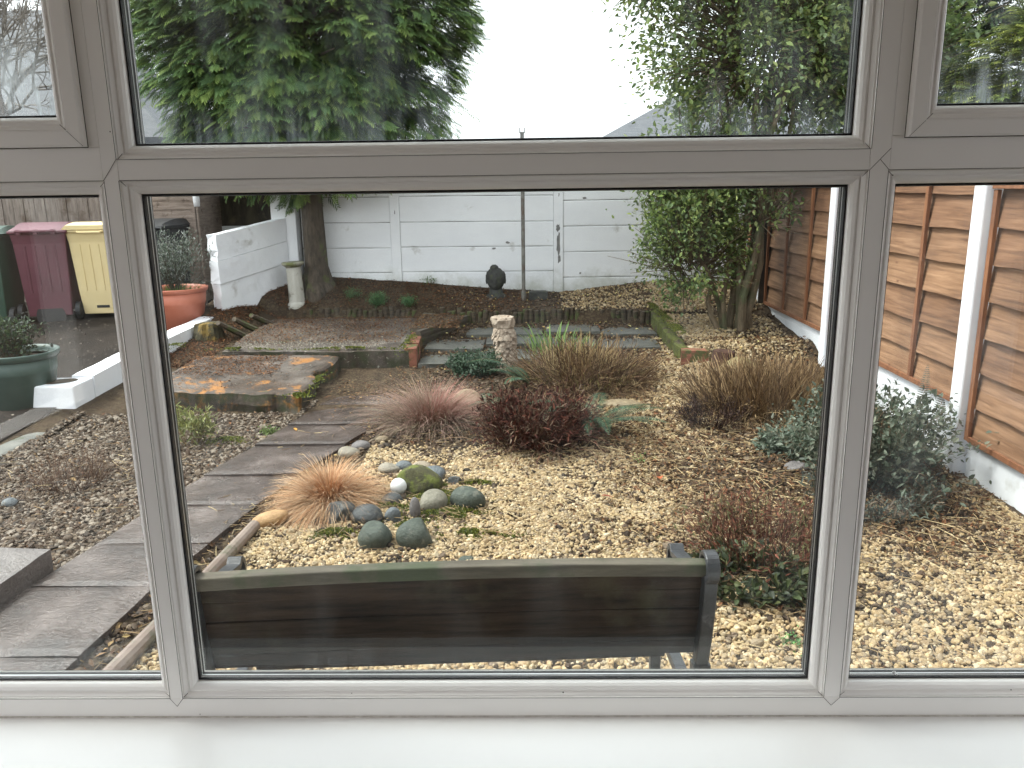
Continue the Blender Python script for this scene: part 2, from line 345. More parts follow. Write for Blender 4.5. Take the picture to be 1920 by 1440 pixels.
# outer frame, mullions, transom as flat-faced members (face at YF), depth to 1.468
def member(x0, x1, z0, z1, yf=YF): fr.box(x0, x1, yf, 1.468, z0, z1)
zb0, zb1 = .600, .7290; zt0, zt1 = 1.7205, 1.7555; zu = 2.212
member(-1.66, 1.60, zb0, zb1); member(-1.66, 1.60, zu, 2.26)
o = fr.build('outer_frame', M['upvc'], win, bevel=.0012)
fr = MB(); member(-1.66, -1.5812, zb1+.0003, zu-.0003); o = fr.build('jamb', M['upvc'], win, bevel=.0012)
fr = MB(); member(1.5212, 1.60, zb1+.0003, zu-.0003); o = fr.build('jamb', M['upvc'], win, bevel=.0012)
for a, b_ in ((-.7117, -.6850), (.5705, .6032)):
    fr = MB(); member(a, b_, zb1+.0003, zu-.0003, YF-.0006); fr.build('mullion', M['upvc'], win, bevel=.0012)
for a, b_ in ((-1.581, -.7119), (-.6848, .5703), (.6034, 1.521)):
    fr = MB(); member(a, b_, zt0, zt1 if a == -.6848 else 1.7755); fr.build('transom', M['upvc'], win, bevel=.0012)
for a, b_ in ((-.7325, -.7119), (.6034, .6258)):
    fr = MB(); member(a, b_, 1.7757, zu-.0003, YF-.0003); fr.build('frame_rebate', M['upvc'], win, bevel=.0008)
for i, (x0, x1, z0, z1, op, gm, lab) in enumerate(panes):
    yo = -.016 if op else 0.
    mb = MB(); ring(mb, x0, x1, z0, z1, [(t_, y+yo) for t_, y in BEAD]); mb.build('glazing_bead', M['upvc'], win, smooth=False)
    if op:
        mb = MB(); ring(mb, x0, x1, z0, z1, [(.0212, 1.41+yo), (.0212, 1.4036+yo), (.0225, 1.4026+yo), (.0440, 1.4026+yo), (.0475, 1.4058+yo), (.0475, 1.4010)]); mb.build('sash', M['upvc'], win)
        mb = MB(); ring(mb, x0, x1, z0, z1, [(.0475, 1.3994), (.0490, 1.3994)]); mb.build('joint_seam', M['grime'], win)
    # gasket
    mb = MB(); ring(mb, x0, x1, z0, z1, [(.0, 1.4290+yo), (-.0045, 1.4265+yo), (-.0052, 1.4295+yo), (-.0052, 1.4335)]); mb.build('gasket', M['gasket'], win)
    # spacer bar between the two panes and black edge seal
    mb = MB(); ring(mb, x0, x1, z0, z1, [(-.0048, 1.4345+yo), (-.0048, 1.4385+yo)]); mb.build('edge_seal', M['gasket'], win)
    mb = MB(); ring(mb, x0, x1, z0, z1, [(-.0046, 1.4386+yo), (-.0046, 1.4415+yo)]); mb.build('spacer_bar', M['spacer'], win)
    mb = MB(); ring(mb, x0, x1, z0, z1, [(-.0048, 1.4416+yo), (-.0048, 1.4500+yo)]); mb.build('edge_seal', M['gasket'], win)
    for k, yy in enumerate((1.4300, 1.4500)):
        mb = MB(); mb.box(x0-.001, x1+.001, yy+yo, yy+yo+.004, z0-.001, z1+.001)
        g = mb.build('glass_pane', M[gm if k == 0 else 'glass'], win, label=lab if k == 0 else None)
    mb = MB(); ring(mb, x0, x1, z0, z1, [(-.0060, 1.4545+yo), (-.0020, 1.4600+yo)]); mb.build('outer_gasket', M['gasket'], win)
    mb = MB(); ring(mb, x0, x1, z0, z1, [(-.0018, 1.4602+yo), (.008, 1.4690)]); mb.build('outer_bead', M['upvc_out'], win)
# grime lines where the beads meet the frame, and mitre joints
mb = MB()
for (x0, x1, z0, z1, op, gm, lab) in panes[:4]:
    e = .0213; y = YF-.0010; wd = .0009
    for seg in ((x0-e, x1+e, z0-e-wd, z0-e), (x0-e, x1+e, z1+e, z1+e+wd), (x0-e-wd, x0-e, z0-e, z1+e), (x1+e, x1+e+wd, z0-e, z1+e)):
        mb.box(seg[0], seg[1], y, y+.0004, seg[2], seg[3])
def seam(x0, z0, x1, z1, y=YF-.0011, wd=.0005):
    d = np.array([x1-x0, z1-z0]); L = np.linalg.norm(d); n_ = np.array([-d[1], d[0]])/L*wd
    mb.add([(x0-n_[0], y, z0-n_[1]), (x1-n_[0], y, z1-n_[1]), (x1+n_[0], y, z1+n_[1]), (x0+n_[0], y, z0+n_[1]), (x0, y+.0004, z0), (x1, y+.0004, z1)], [(0, 1, 2, 3), (0, 4, 5, 1), (3, 2, 5, 4)])
for mx0, mx1 in ((-.7117, -.6850), (.5705, .6032)):
    c = (mx0+mx1)/2
    seam(mx0, zb1, c, zb1-.018); seam(mx1, zb1, c, zb1-.018)
    seam(mx0, zt0, c, (zt0+zt1)/2); seam(c, (zt0+zt1)/2, mx1, zt0) if mx0 > 0 else seam(c, (zt0+zt1)/2, mx1, zt1+.001)
    seam(mx1, zt1, c, (zt0+zt1)/2) if mx0 > 0 else None
for (x0, x1, z0, z1, op, gm, lab) in panes:
    yy = 1.4028+(-.016 if op else 0)
    for xc, sx_ in ((x0, -1), (x1, 1)):
        for zc, sz in ((z0, -1), (z1, 1)):
            seam(xc+sx_*.012, zc+sz*.012, xc+sx_*.0210, zc+sz*.0210, yy+.0005, .0005)
            if op: seam(xc+sx_*.0225, zc+sz*.0225, xc+sx_*.0470, zc+sz*.0470, yy-.0009, .0003)
mb.build('joint_seam', M['grime'], win)
# dark specks on the frame
mb = MB()
for (x, z, s_) in ((.065, .7405, .0016), (-.655, .693, .001), (.93, .744, .0014), (-.69, 1.80, .0012), (.61, 1.712, .0012), (-.35, .7395, .001)):
    V, F = lump(I1, .2, 3); mb.add(V*[s_, .0006, s_]+[x, YF-.0006, z], F)
mb.build('dirt_speck', M['grime'], win)
mb = MB(); V, F = lump(I1, .3, 9, 2); mb.add(V*[.0045, .0012, .0035]+[.716, 1.4285, .764], F); mb.add(V*[.003, .001, .003]+[.722, 1.4285, .759], F); mb.build('insect_speck', M['spacer'], win)
# window board
mb = MB()
prof = [(1.399, .6862), (1.2075, .6842), (1.2000, .6800), (1.1968, .6730), (1.1990, .6650), (1.2060, .6610), (1.384, .6610)]
V = []; n_ = len(prof)
for x in (-1.96, 1.84): V += [(x, y, z) for y, z in prof]
mb.add(V, [tuple(range(n_)), tuple(range(n_, 2*n_))[::-1]]+[(i, n_+i, n_+(i+1) % n_, (i+1) % n_) for i in range(n_)])
sill = mb.build('window_sill', M['sill']); tag(sill, 'glossy white indoor window board under the window', 'window sill')
mb = MB(); mb.tube([(-1.62, 1.3985, .6868), (1.56, 1.3985, .6868)], .0022, 6); mb.build('sealant_bead', surf('grubby_sealant', (.42, .38, .34), (.62, .59, .55), 60, .7), sill)
# outside sill
mb = MB(); mb.box(-1.7, 1.64, 1.470, 1.66, .585, .615); mb.build('outer_sill', M['upvc_out'], win, bevel=.004)
# ------------------------------------------------------------------ path, paving, slabs
def slate_mat(name, c1, c2, c3, rough=(.18, .5)):
    m, t, b = new_mat(name); n = noise(t, 3.2, 9, .65); r = ramp(t, [(.3, c1), (.52, c2), (.72, c3)]); t.links.new(n.outputs[0], r.inputs[0])
    n3 = noise(t, 55, 5, .7); r3 = ramp(t, [(.3, (.8, .8, .8)), (.75, (1.3, 1.28, 1.25))]); t.links.new(n3.outputs[0], r3.inputs[0])
    t.links.new(mixc(t, 1., r.outputs[0], r3.outputs[0], 'MULTIPLY'), b.inputs['Base Color'])
    n2 = noise(t, 5, 5, .6); mr = node(t, 'ShaderNodeMapRange'); t.links.new(n2.outputs[0], mr.inputs[0]); mr.inputs[1].default_value = .35; mr.inputs[2].default_value = .65; mr.inputs[3].default_value = rough[0]; mr.inputs[4].default_value = rough[1]
    t.links.new(mr.outputs[0], b.inputs['Roughness']); b.inputs['Specular IOR Level'].default_value = .85
    # riven surface: thin broken ridges
    v = stretch(t, (1, 1, 1)); n4 = noise(t, 7, 7, .6, v, 1.2); n4.noise_type = 'RIDGED_MULTIFRACTAL' if hasattr(n4, 'noise_type') else None
    bm = node(t, 'ShaderNodeMath', operation='MULTIPLY_ADD'); t.links.new(n4.outputs[0], bm.inputs[0]); bm.inputs[1].default_value = .5; t.links.new(n3.outputs[0], bm.inputs[2])
    bump(t, b, bm.outputs[0], .9, .010); return m
M['slate'] = slate_mat('wet_brown_slate_paving', (.022, .016, .014), (.062, .044, .037), (.155, .125, .115), (.08, .30))
M['slate_green'] = slate_mat('old_green_grey_paving', (.035, .036, .030), (.07, .07, .058), (.11, .105, .085), (.4, .7))
def slab(mb, c, zt, zb, n=14, amp=.004, edge=.0, seed=0, tilt=(0, 0), ny=None):
    """slab with an uneven top; c = 4 corners anticlockwise (x,y)"""
    c = np.array(c, float); ny = ny or n; u = np.linspace(0, 1, n+1); v = np.linspace(0, 1, ny+1); U, W = np.meshgrid(u, v)
    P = ((1-U)*(1-W))[..., None]*c[0]+(U*(1-W))[..., None]*c[1]+(U*W)[..., None]*c[2]+((1-U)*W)[..., None]*c[3]
    ed = np.minimum(np.minimum(U, 1-U)*n, np.minimum(W, 1-W)*ny)
    P = P+edge*np.stack([fbm(P[..., 0]+9, P[..., 1], .16, seed)-.5, fbm(P[..., 0], P[..., 1]+9, .16, seed+5)-.5], -1)*np.clip(1.6-ed, 0, 1)[..., None]*2
    Z = zt+amp*2*(fbm(P[..., 0], P[..., 1], .22, seed+2)-.5)-(ed < .5)*min(.006, (zt-zb)*.3)-edge*.35*np.clip(1-ed/2., 0, 1)*vn(P[..., 0], P[..., 1], .1, seed+4)
    T = np.concatenate([P, Z[..., None]], -1); i = np.arange(T.shape[0]*T.shape[1]).reshape(T.shape[:2])
    F = [tuple(q) for q in np.stack([i[:-1, :-1], i[:-1, 1:], i[1:, 1:], i[1:, :-1]], -1).reshape(-1, 4)]
    V = T.reshape(-1, 3); loop = list(i[0, :])+list(i[1:, -1])+list(i[-1, -2::-1])+list(i[-2:0:-1, 0])
    L = len(loop); base = len(V); cen = V[:, :2].mean(0); extra = []
    for k, fr_ in enumerate((.45, 1.)):
        for a in loop:
            p = V[a].copy(); z = p[2]*(1-fr_)+zb*fr_; o = edge*(vn(p[0]*3+p[1]*2, z*6, .42, seed+8)-.5)*1.2
            d = (p[:2]-cen)/(np.linalg.norm(p[:2]-cen)+1e-6); extra.append((p[0]+d[0]*o, p[1]+d[1]*o, z))
    rows = [loop, list(range(base, base+L)), list(range(base+L, base+2*L))]
    for a, b_ in zip(rows[:-1], rows[1:]):
        F += [(a[j], b_[j], b_[(j+1) % L], a[(j+1) % L]) for j in range(L)]
    mb.add(np.concatenate([V, np.array(extra)]), F); return mb
pr = lambda y: np.interp(y, [1.6, 3.1, 4.4, 5.5, 6.2], [-1.74, -1.65, -1.45, -1.12, -.97])
pl = lambda y: np.interp(y, [1.6, 3.2, 3.8, 4.4, 5.7, 6.2], [-2.38, -2.20, -2.11, -2.02, -1.72, -1.62])
mb = MB(); yy = 1.7; k = 0
while yy < 6.0:
    y2 = min(yy+[.50, .46, .55, .44][k % 4], 6.06); g = .003
    s = .015*((k % 2)*2-1)
    zt = hz((pl(yy)+pr(yy))/2, (yy+y2)/2)*0+float(np.interp((yy+y2)/2, [4.4, 6.1], [.035, .075]))
    slab(mb, [(pl(yy)+.01, yy+g+s*.3), (pr(yy), yy+g-s*.2), (pr(y2), y2-g-s*.2), (pl(y2)+.01, y2-g+s*.3)], zt, zt-.09, 12, .003, .005, k); yy = y2; k += 1
# darker slabs leading on between the raised slab and the planting
for k, (c, zt) in enumerate([([(-1.62, 6.08), (-.93, 6.08), (-.86, 6.62), (-1.55, 6.62)], .085), ([(-1.60, 6.64), (-.86, 6.64), (-.82, 7.10), (-1.60, 7.10)], .10)]):
    slab(mb, c, zt, zt-.07, 10, .004, .006, 40+k)
struct('path', mb, M['slate'])
mb = MB()
for k, (x0, x1, y0, y1) in enumerate([(-.98, -.45, 7.14, 7.60), (-.98, -.42, 7.62, 8.15), (-.43, .12, 7.30, 7.78), (-.40, .18, 7.80, 8.36), (.14, .70, 7.7, 8.2), (.20, .76, 8.22, 8.66), (.72, 1.28, 7.6, 8.1), (.78, 1.32, 8.12, 8.56), (-.62, .16, 8.17, 8.62)]):
    z = hz((x0+x1)/2, (y0+y1)/2)+.022; slab(mb, [(x0, y0), (x1, y0), (x1, y1), (x0, y1)], z, z-.07, 8, .004, .012, 60+k)
struct('paving', mb, M['slate_green'])
def conc(name, rust, lich, moss, base=((.045, .039, .033), (.16, .14, .12)), p=.60):
    m, t, b = new_mat(name); n = noise(t, 5, 9, .7); r = ramp(t, [(.32, base[0]), (.68, base[1])]); t.links.new(n.outputs[0], r.inputs[0]); col = r.outputs[0]
    nd = noise(t, 2.3, 7, .6); rd = ramp(t, [(.40, (.48, .36, .28)), (.62, (1.05, 1, 1))]); t.links.new(nd.outputs[0], rd.inputs[0]); col = mixc(t, 1., col, rd.outputs[0], 'MULTIPLY')
    for c, sc, lo in ((rust, 2.7, p), (lich, 34, .60), (moss, 4.1, .62)):
        if c is None: continue
        nn = noise(t, sc, 9, .68, dist=.4); rr = ramp(t, [(lo, (0, 0, 0)), (lo+.06, (1, 1, 1))]); t.links.new(nn.outputs[0], rr.inputs[0]); col = mixc(t, rr.outputs[0], col, c)
    gn = node(t, 'ShaderNodeNewGeometry'); sn = node(t, 'ShaderNodeSeparateXYZ'); t.links.new(gn.outputs['True Normal'], sn.inputs[0]); rs = ramp(t, [(.35, (1, 1, 1)), (.7, (0, 0, 0))]); t.links.new(sn.outputs[2], rs.inputs[0])
    nm = noise(t, 7, 8, .7); rm = ramp(t, [(.38, (1, 1, 1)), (.60, (0, 0, 0))]); t.links.new(nm.outputs[0], rm.inputs[0]); ms = node(t, 'ShaderNodeMath', operation='MULTIPLY'); t.links.new(rs.outputs[0], ms.inputs[0]); t.links.new(rm.outputs[0], ms.inputs[1])
    col = mixc(t, ms.outputs[0], col, (.032, .036, .012))      # moss holding to the upright faces
    t.links.new(col, b.inputs['Base Color']); b.inputs['Roughness'].default_value = .8; bump(t, b, noise(t, 32, 8, .75).outputs[0], .8, .012); return m
M['step'] = conc('mossy_concrete', (.29, .125, .03), None, (.045, .055, .015), p=.53)
M['plat'] = conc('lichened_concrete', None, (.36, .34, .28), (.06, .06, .02))
M['edgeslab'] = surf('grey_concrete_edging', (.09, .09, .08), (.17, .165, .145), 6, .8, (.06, .07, .03), 7, p3=(.58, .66))
mb = MB(); slab(mb, [(-3.02, 6.16), (-1.74, 5.93), (-1.66, 7.13), (-2.95, 7.17)], .192, .0, 46, .014, .05, 5); q = mb.v[0]; up_ = q[:, 2] > .14; q[:, 2] += up_*np.clip((q[:, 1]-6.1)/1.05, 0, 1)*.075; nt_ = (q[:, 0] > -1.95)*np.exp(-((q[:, 1]-6.55)/.16)**2); q[:, 0] -= .07*nt_
tag(mb.build('concrete_step', M['step'], smooth=False), 'low broken concrete step with orange moss on its edge, lower of the two raised slabs', 'concrete step')
mb = MB(); slab(mb, [(-2.76, 7.19), (-1.06, 7.15), (-1.19, 9.05), (-2.92, 9.1)], .295, .10, 40, .008, .03, 15)
tag(mb.build('concrete_platform', M['plat']), 'gritty grey concrete platform in front of the white pedestal', 'platform')
mb = MB(); slab(mb, [(-3.9, 1.75), (-2.30, 1.75), (-2.19, 3.40), (-3.9, 3.55)], .125, -.02, 20, .002, .006, 25)
tag(mb.build('door_step', slate_mat('dark_step_slab', (.06, .05, .045), (.10, .085, .08), (.16, .14, .13), (.25, .5))), 'grey paved step beside the path, cut off at the left of the photo', 'step')
mb = MB()
for k, (y0, y1) in enumerate([(3.9, 4.98), (5.0, 6.0), (6.02, 6.9)]):
    xa = np.interp([y0, y1], [3.9, 6.9], [-3.66, -3.45]); slab(mb, [(xa[0]-.06, y0), (xa[0]+.11, y0), (xa[1]+.11, y1), (xa[1]-.06, y1)], .035, -.06, 10, .002, .006, 30+k)
tag(mb.build('edging_kerb', M['edgeslab']), 'flat grey concrete edging between the pebble bed and the low white wall', 'edging')
# brick kerb at the right edge of the platform
M['brick'] = surf('mossy_red_brick', (.16, .055, .032), (.26, .10, .06), 12, .85, (.07, .075, .02), 9, bs=.6, bd=.01, p3=(.50, .58))
bk = thing('brick_kerb', 'row of mossy red bricks along the right edge of the concrete platform', 'brick kerb', (-1.03, 7.2, .25))
for i in range(7):
    y0 = -.04+i*.235; mb = MB(); slab(mb, [(-.075-i*.013, y0), (.035-i*.013, y0), (.035-i*.013-.01, y0+.222), (-.075-i*.013-.01, y0+.222)], .062+.006*math.sin(i*2.1), -.15, 6, .003, .008, 70+i); mb.build('brick', M['brick'], bk)
# mossy kerb on the right
mb = MB(); pts = [(1.33, 9.0), (1.36, 8.3), (1.38, 7.7), (1.43, 7.25)]
slab(mb, [(1.385, 7.24), (1.475, 7.24), (1.40, 9.0), (1.30, 9.0)], .0, -.22, 4, .010, .03, 7, ny=50); q = mb.v[0]; q[:, 2] += np.interp(q[:, 1], [7.2, 9.0], [.275, .43])
M['mosskerb'] = surf('moss_covered_concrete', (.05, .058, .014), (.11, .12, .02), 14, .95, (.06, .045, .03), 9, bs=1, bd=.02, p3=(.54, .6))
tag(mb.build('kerb', M['mosskerb']), 'low kerb covered with bright moss, holding back the yellow gravel under the shrub', 'kerb')
mb = MB(); slab(mb, [(1.37, 7.08), (1.60, 7.04), (1.62, 7.14), (1.39, 7.19)], .285, .12, 8, .003, .006, 90); tag(mb.build('brick', M['brick']), 'single dark red brick lying at the near end of the mossy kerb', 'brick')
# ribbed timber step
M['sleeper'] = surf('weathered_dark_timber', (.045, .036, .028), (.11, .09, .072), 5, .8, (.07, .075, .03), 7, bs=.7, bd=.006, bscale=22, vec=(1, 1, 9))
ds = thing('timber_step', 'corner step of dark ribbed timber boards in front of the back bed', 'timber step', (-1.0, 8.2, .2))
A, B = np.array((-1.04, 7.82)), np.array((-.62, 8.78)); nrm = np.array((B-A)[::-1]*[1, -1]); nrm = nrm/np.linalg.norm(nrm); org = np.array((-1.0, 8.2))
mb = MB()
for k in range(7):
    z0 = -.03+k*.026; off = .006 if k % 2 else 0.; q = [A+nrm*off, B+nrm*off, B-nrm*.05, A-nrm*.05]; mb.prism([tuple(p-org) for p in q][::1], z0, z0+.0255)
mb.build('ribbed_board', M['sleeper'], ds)
mb = MB(); mb.prism([tuple(np.array(p)-org) for p in ((-1.02, 7.90), (-.66, 8.74), (-1.16, 9.06), (-1.17, 8.0))], .02, .148); mb.build('fill', surf('soil_fill', (.06, .045, .03), (.12, .10, .07), 20, .9, bs=1, bd=.02), ds)
# ------------------------------------------------------------------ log edging
M['log'] = surf('rotting_log', (.030, .022, .015), (.09, .065, .04), 9, .85, (.06, .07, .02), 8, bs=.8, bd=.008, bscale=24, vec=(1, 1, 5), p3=(.5, .6))
def logroll(name, label, pts, hgt, dia, zb=None):
    t = thing(name, label, 'log edging', (pts[0][0], pts[0][1], hz(pts[0][0], pts[0][1]-.1)))
    P = np.array(pts); seg = np.r_[0, np.cumsum(np.linalg.norm(np.diff(P, axis=0), axis=1))]; n = int(seg[-1]/(dia*1.02))
    for i in range(n):
        s_ = (i+.5)*seg[-1]/n; x = np.interp(s_, seg, P[:, 0]); y = np.interp(s_, seg, P[:, 1])+R_.uniform(-.012, .012); z0 = hz(x, y-.12)
        h = hgt+R_.uniform(-.025, .02); r = dia/2*R_.uniform(.8, 1.08); lx, ly = R_.uniform(-.02, .02, 2)
        mb = MB(); mb.tube([(0, 0, -.05), (lx*.5, ly*.5, h*.5), (lx, ly, h-.008), (lx, ly, h)], [r, r*.98, r*.96, r*.8], 9)
        o = mb.build('log', M['log'], t, smooth=False, loc=(x-pts[0][0], y-pts[0][1], z0-t.location[2]))
    return t
logroll('log_edging', 'curved edging of upright dark half logs in front of the stone head and pole', [(-.95, 8.93), (-.75, 8.86), (-.45, 8.72), (.2, 8.78), (.7, 8.77), (1.05, 8.72), (1.33, 8.62)], .145, .062)
logroll('log_edging', 'low rotten log edging behind the concrete platform, right of the pedestal', [(-2.55, 9.16), (-2.0, 9.14), (-1.25, 9.12)], .11, .06)
# ------------------------------------------------------------------ walls
bw = thing('back_wall', 'white painted concrete panel wall across the end of the garden', 'wall', (-.5, 9.75, .4))
def wbox(mb, x0, x1, y0, y1, z0, z1): mb.box(x0+.5, x1+.5, y0-9.75, y1-9.75, z0-.4, z1-.4)
posts = [-1.545, .385, 2.32]
bays = [(-2.66, -1.605, [.25, .44, .735, 1.028, 1.325, 1.62, 1.92], -.006), (-1.485, .325, [.15, .44, .735, 1.03, 1.322, 1.62, 1.92], -.005), (.445, 2.26, [.06, .355, .648, .95, 1.25, 1.547, 1.86], .002), (2.38, 2.9, [.06, .355, .65, .95, 1.25, 1.547, 1.86], 0)]
t = M['panel_white'].node_tree; b = t.nodes['Principled BSDF']; lk = b.inputs['Base Color'].links[0].from_socket      # algae stain creeping up from the soil
g_ = node(t, 'ShaderNodeNewGeometry'); sx_ = node(t, 'ShaderNodeSeparateXYZ'); t.links.new(g_.outputs['Position'], sx_.inputs[0]); nn_ = noise(t, 2.6, 8, .7); ad = node(t, 'ShaderNodeMath', operation='MULTIPLY_ADD'); t.links.new(nn_.outputs[0], ad.inputs[0]); ad.inputs[1].default_value = -.75; t.links.new(sx_.outputs[2], ad.inputs[2])
rr_ = ramp(t, [(.14, (1, 1, 1)), (.34, (0, 0, 0))]); t.links.new(ad.outputs[0], rr_.inputs[0]); mm_ = node(t, 'ShaderNodeMath', operation='MULTIPLY'); t.links.new(rr_.outputs[0], mm_.inputs[0]); mm_.inputs[1].default_value = .55
t.links.new(mixc(t, mm_.outputs[0], lk, (.30, .31, .22)), b.inputs['Base Color'])
for x0, x1, zs, sl_ in bays:
    for a, b_ in zip(zs[:-1], zs[1:]):
        mb = MB(); n_ = 10; off = R_.uniform(-.002, .002); X = np.linspace(x0, x1, n_+1)
        V = []
        for x in X:
            dz = (x-x0)*sl_; w0 = .0035+.002*math.sin(x*9+a*7); V += [(x+.5, .03, a+w0+dz-.4), (x+.5, off, a+w0+dz-.4), (x+.5, off-.004, a+w0+.012+dz-.4), (x+.5, off-.004, b_-.012+dz-.4), (x+.5, off, b_-.002+dz-.4), (x+.5, .03, b_-.002+dz-.4)]
        F = [tuple(range(6))[::-1], tuple(range(6*n_, 6*n_+6))]+[(i*6+j, i*6+(j+1) % 6, (i+1)*6+(j+1) % 6, (i+1)*6+j)[::-1] for i in range(n_) for j in range(6)]
        mb.add(V, F); mb.build('panel', M['panel_white'], bw)
mb = MB(); wbox(mb, -2.72, 2.95, 9.785, 9.80, .05, 1.85); mb.build('backing', M['grime'], bw)
for p in posts:
    mb = MB(); wbox(mb, p-.057, p+.057, 9.728, 9.84, .1, 1.95); mb.build('post', M['panel_white'], bw, bevel=.006)
def chip(mb, x, z, w_, h_, y, seed):
    r = np.random.default_rng(seed); n_ = 14; V = []
    for j in range(n_):
        t_ = 2*PI*j/n_; q = r.uniform(.55, 1.1); V.append((x+.5+w_/2*q*math.cos(t_), y-9.75, z-.4+h_/2*q*math.sin(t_)))
    V2 = [(a, b_+.002, c) for a, b_, c in V]; mb.add(V+V2, [tuple(range(n_)), tuple(range(n_, 2*n_))[::-1]]+[(j, n_+j, n_+(j+1) % n_, (j+1) % n_) for j in range(n_)])
mb = MB()
for i, (px, py, w_, h_, y) in enumerate([(1047, 458, .055, .34, 9.726), (1046, 427, .05, .10, 9.726), (1048, 485, .04, .12, 9.726), (952, 455, .06, .035, 9.744), (926, 466, .05, .03, 9.744), (1211, 452, .09, .20, 9.744), (1211, 434, .05, .06, 9.744),  (1096, 371, .05, .03, 9.744), (740, 398, .012, .06, 9.726),  (1088, 512, .03, .03, 9.744),  (1048, 365, .012, .05, 9.726)]):
    d = f_*1520+r_*(px-960)+u_*(720-py); t_ = y/d[1]; chip(mb, d[0]*t_, CZ+d[2]*t_, w_, h_, y-.0012, i+3)
mb.build('peeled_paint', M['peel'], bw)
# gate pillar
gp = thing('gate_pillar', 'broad white pillar joining the side wall to the back wall, left of the tree', 'pillar', (-2.82, 9.7, .5))
mb = MB(); mb.box(-.15, .14, -.10, .12, -.4, 1.45); mb.build('shaft', M['panel_white'], gp, bevel=.008)
# left garden wall
lw = thing('garden_wall', 'white painted side wall, high at the back and broken down low towards the house', 'wall', (-3.6, 8.4, .2))
def wallseg(p0, p1, z0a, z0b, z1a, z1b, th, seed, nu=26, nv=10, amp=.012, endrough=.0):
    p0, p1 = np.array(p0), np.array(p1); d = (p1-p0)/np.linalg.norm(p1-p0); n_ = np.array([d[1], -d[0]]); mb = MB()
    U = np.linspace(0, 1, nu+1); prof = []
    for k in range(nv+1): prof.append((0, k/nv))          # garden side up
    for k in range(1, 4): prof.append((k/3, 1.))
    for k in range(nv-1, -1, -1): prof.append((1., k/nv))
    V = []
    for u in U:
        P = p0+(p1-p0)*u; za = z0a+(z0b-z0a)*u; zb_ = z1a+(z1b-z1a)*u
        for s_, v in prof:
            q = P-n_*th*s_; z = za+(zb_-za)*v; r1 = fbm(q[0]*2+s_*5, z*2+q[1], .35, seed)-.5; r2 = fbm(q[1]*2, z*3+s_, .09, seed+3)-.5
            q = q+n_*(r1*amp*1.5+r2*amp*.6)*(1 if s_ < .5 else -1)-d*endrough*(1-min(1, u*nu/1.5))*(fbm(z*3, s_*2, .25, seed+9)-.3)
            V.append((q[0]+3.6, q[1]-8.4, z+(r1*amp if v > .98 else 0)-.2))
    k = len(prof); F = [(i*k+j, (i+1)*k+j, (i+1)*k+j+1, i*k+j+1)[::-1] for i in range(nu) for j in range(k-1)]
    F += [tuple(range(k))[::1], tuple(range(nu*k, nu*k+k))[::-1]]
    mb.add(V, F); return mb
HA, HB = (-3.33, 8.80), (-2.80, 9.58)
for k, (a0, a1, b0, b1) in enumerate([(.18, .718, .4, .875), (.722, .968, .879, 1.128), (.972, 1.25, 1.132, 1.39)]):
    off = [.0, .004, -.002][k]; wallseg((HA[0]+off, HA[1]+[.01, -.012, .008][k]), (HB[0]+off, HB[1]), a0, b0, a1, b1, .15, 7+k*3, 20, 5, .012, .05).build('masonry_course', M['render_white'], lw, smooth=False)
wallseg((-3.50, 6.92), (-3.35, 8.79), .0, .1, .30, .40, .17, 31, 30, 5, .016, .01).build('low_section', M['render_white'], lw)
wallseg((-3.515, 6.35), (-3.50, 6.915), .0, .0, .265, .30, .18, 41, 14, 5, .010).build('low_section', M['render_white'], lw)
# hollow end block
mb = MB(); mb.box(-.28+.0, .085, -2.37, -2.06, -.22, .055)
hb = mb.build('end_block', M['render_white'], lw, bevel=.012)
mb = MB(); mb.lathe([(.02, .0), (.10, .0), (.105, .0012), (.0, .0013)], 18, (-.10, -2.20, .056), wob=lambda t_, z: .18*math.sin(2*t_+.5)); mb.build('soil_hole', M['soil'], hb)
# alley wall behind
aw = thing('retaining_wall', 'dark stained retaining wall with white top strip behind the side wall, beside the shed', 'wall', (-3.6, 10.9, .4))
M['stain'] = surf('stained_dark_concrete', (.022, .018, .012), (.075, .062, .038), 3.2, .85, (.11, .085, .05), 6, bs=.5, vec=(3, 3, .7), p3=(.56, .72))
mb = MB(); mb.box(-1.4, .95, 0, .2, .86-.0, 1.262); mb.build('dark_band', M['stain'], aw)
mb = MB(); mb.box(-1.4, .95, -.03, .22, 1.264, 1.55); mb.build('coping', M['panel_white'], aw, bevel=.01)
mb = MB(); mb.box(-1.4, .95, -.02, .19, -.3, .858); mb.build('white_band', M['panel_white'], aw)
mb = MB(); pz = [(.95, .86), (.25, .86), (.30, .90), (.36, .93), (.38, .99), (.45, 1.03), (.50, 1.12), (.58, 1.17), (.66, 1.24), (.95, 1.262)]
V = [(x, -.012, z) for x, z in pz]+[(x, -.0, z) for x, z in pz]; n_ = len(pz); mb.add(V, [tuple(range(n_))[::-1]]+[(j, (j+1) % n_, n_+(j+1) % n_, n_+j) for j in range(n_)]); mb.build('white_patch', M['panel_white'], aw)
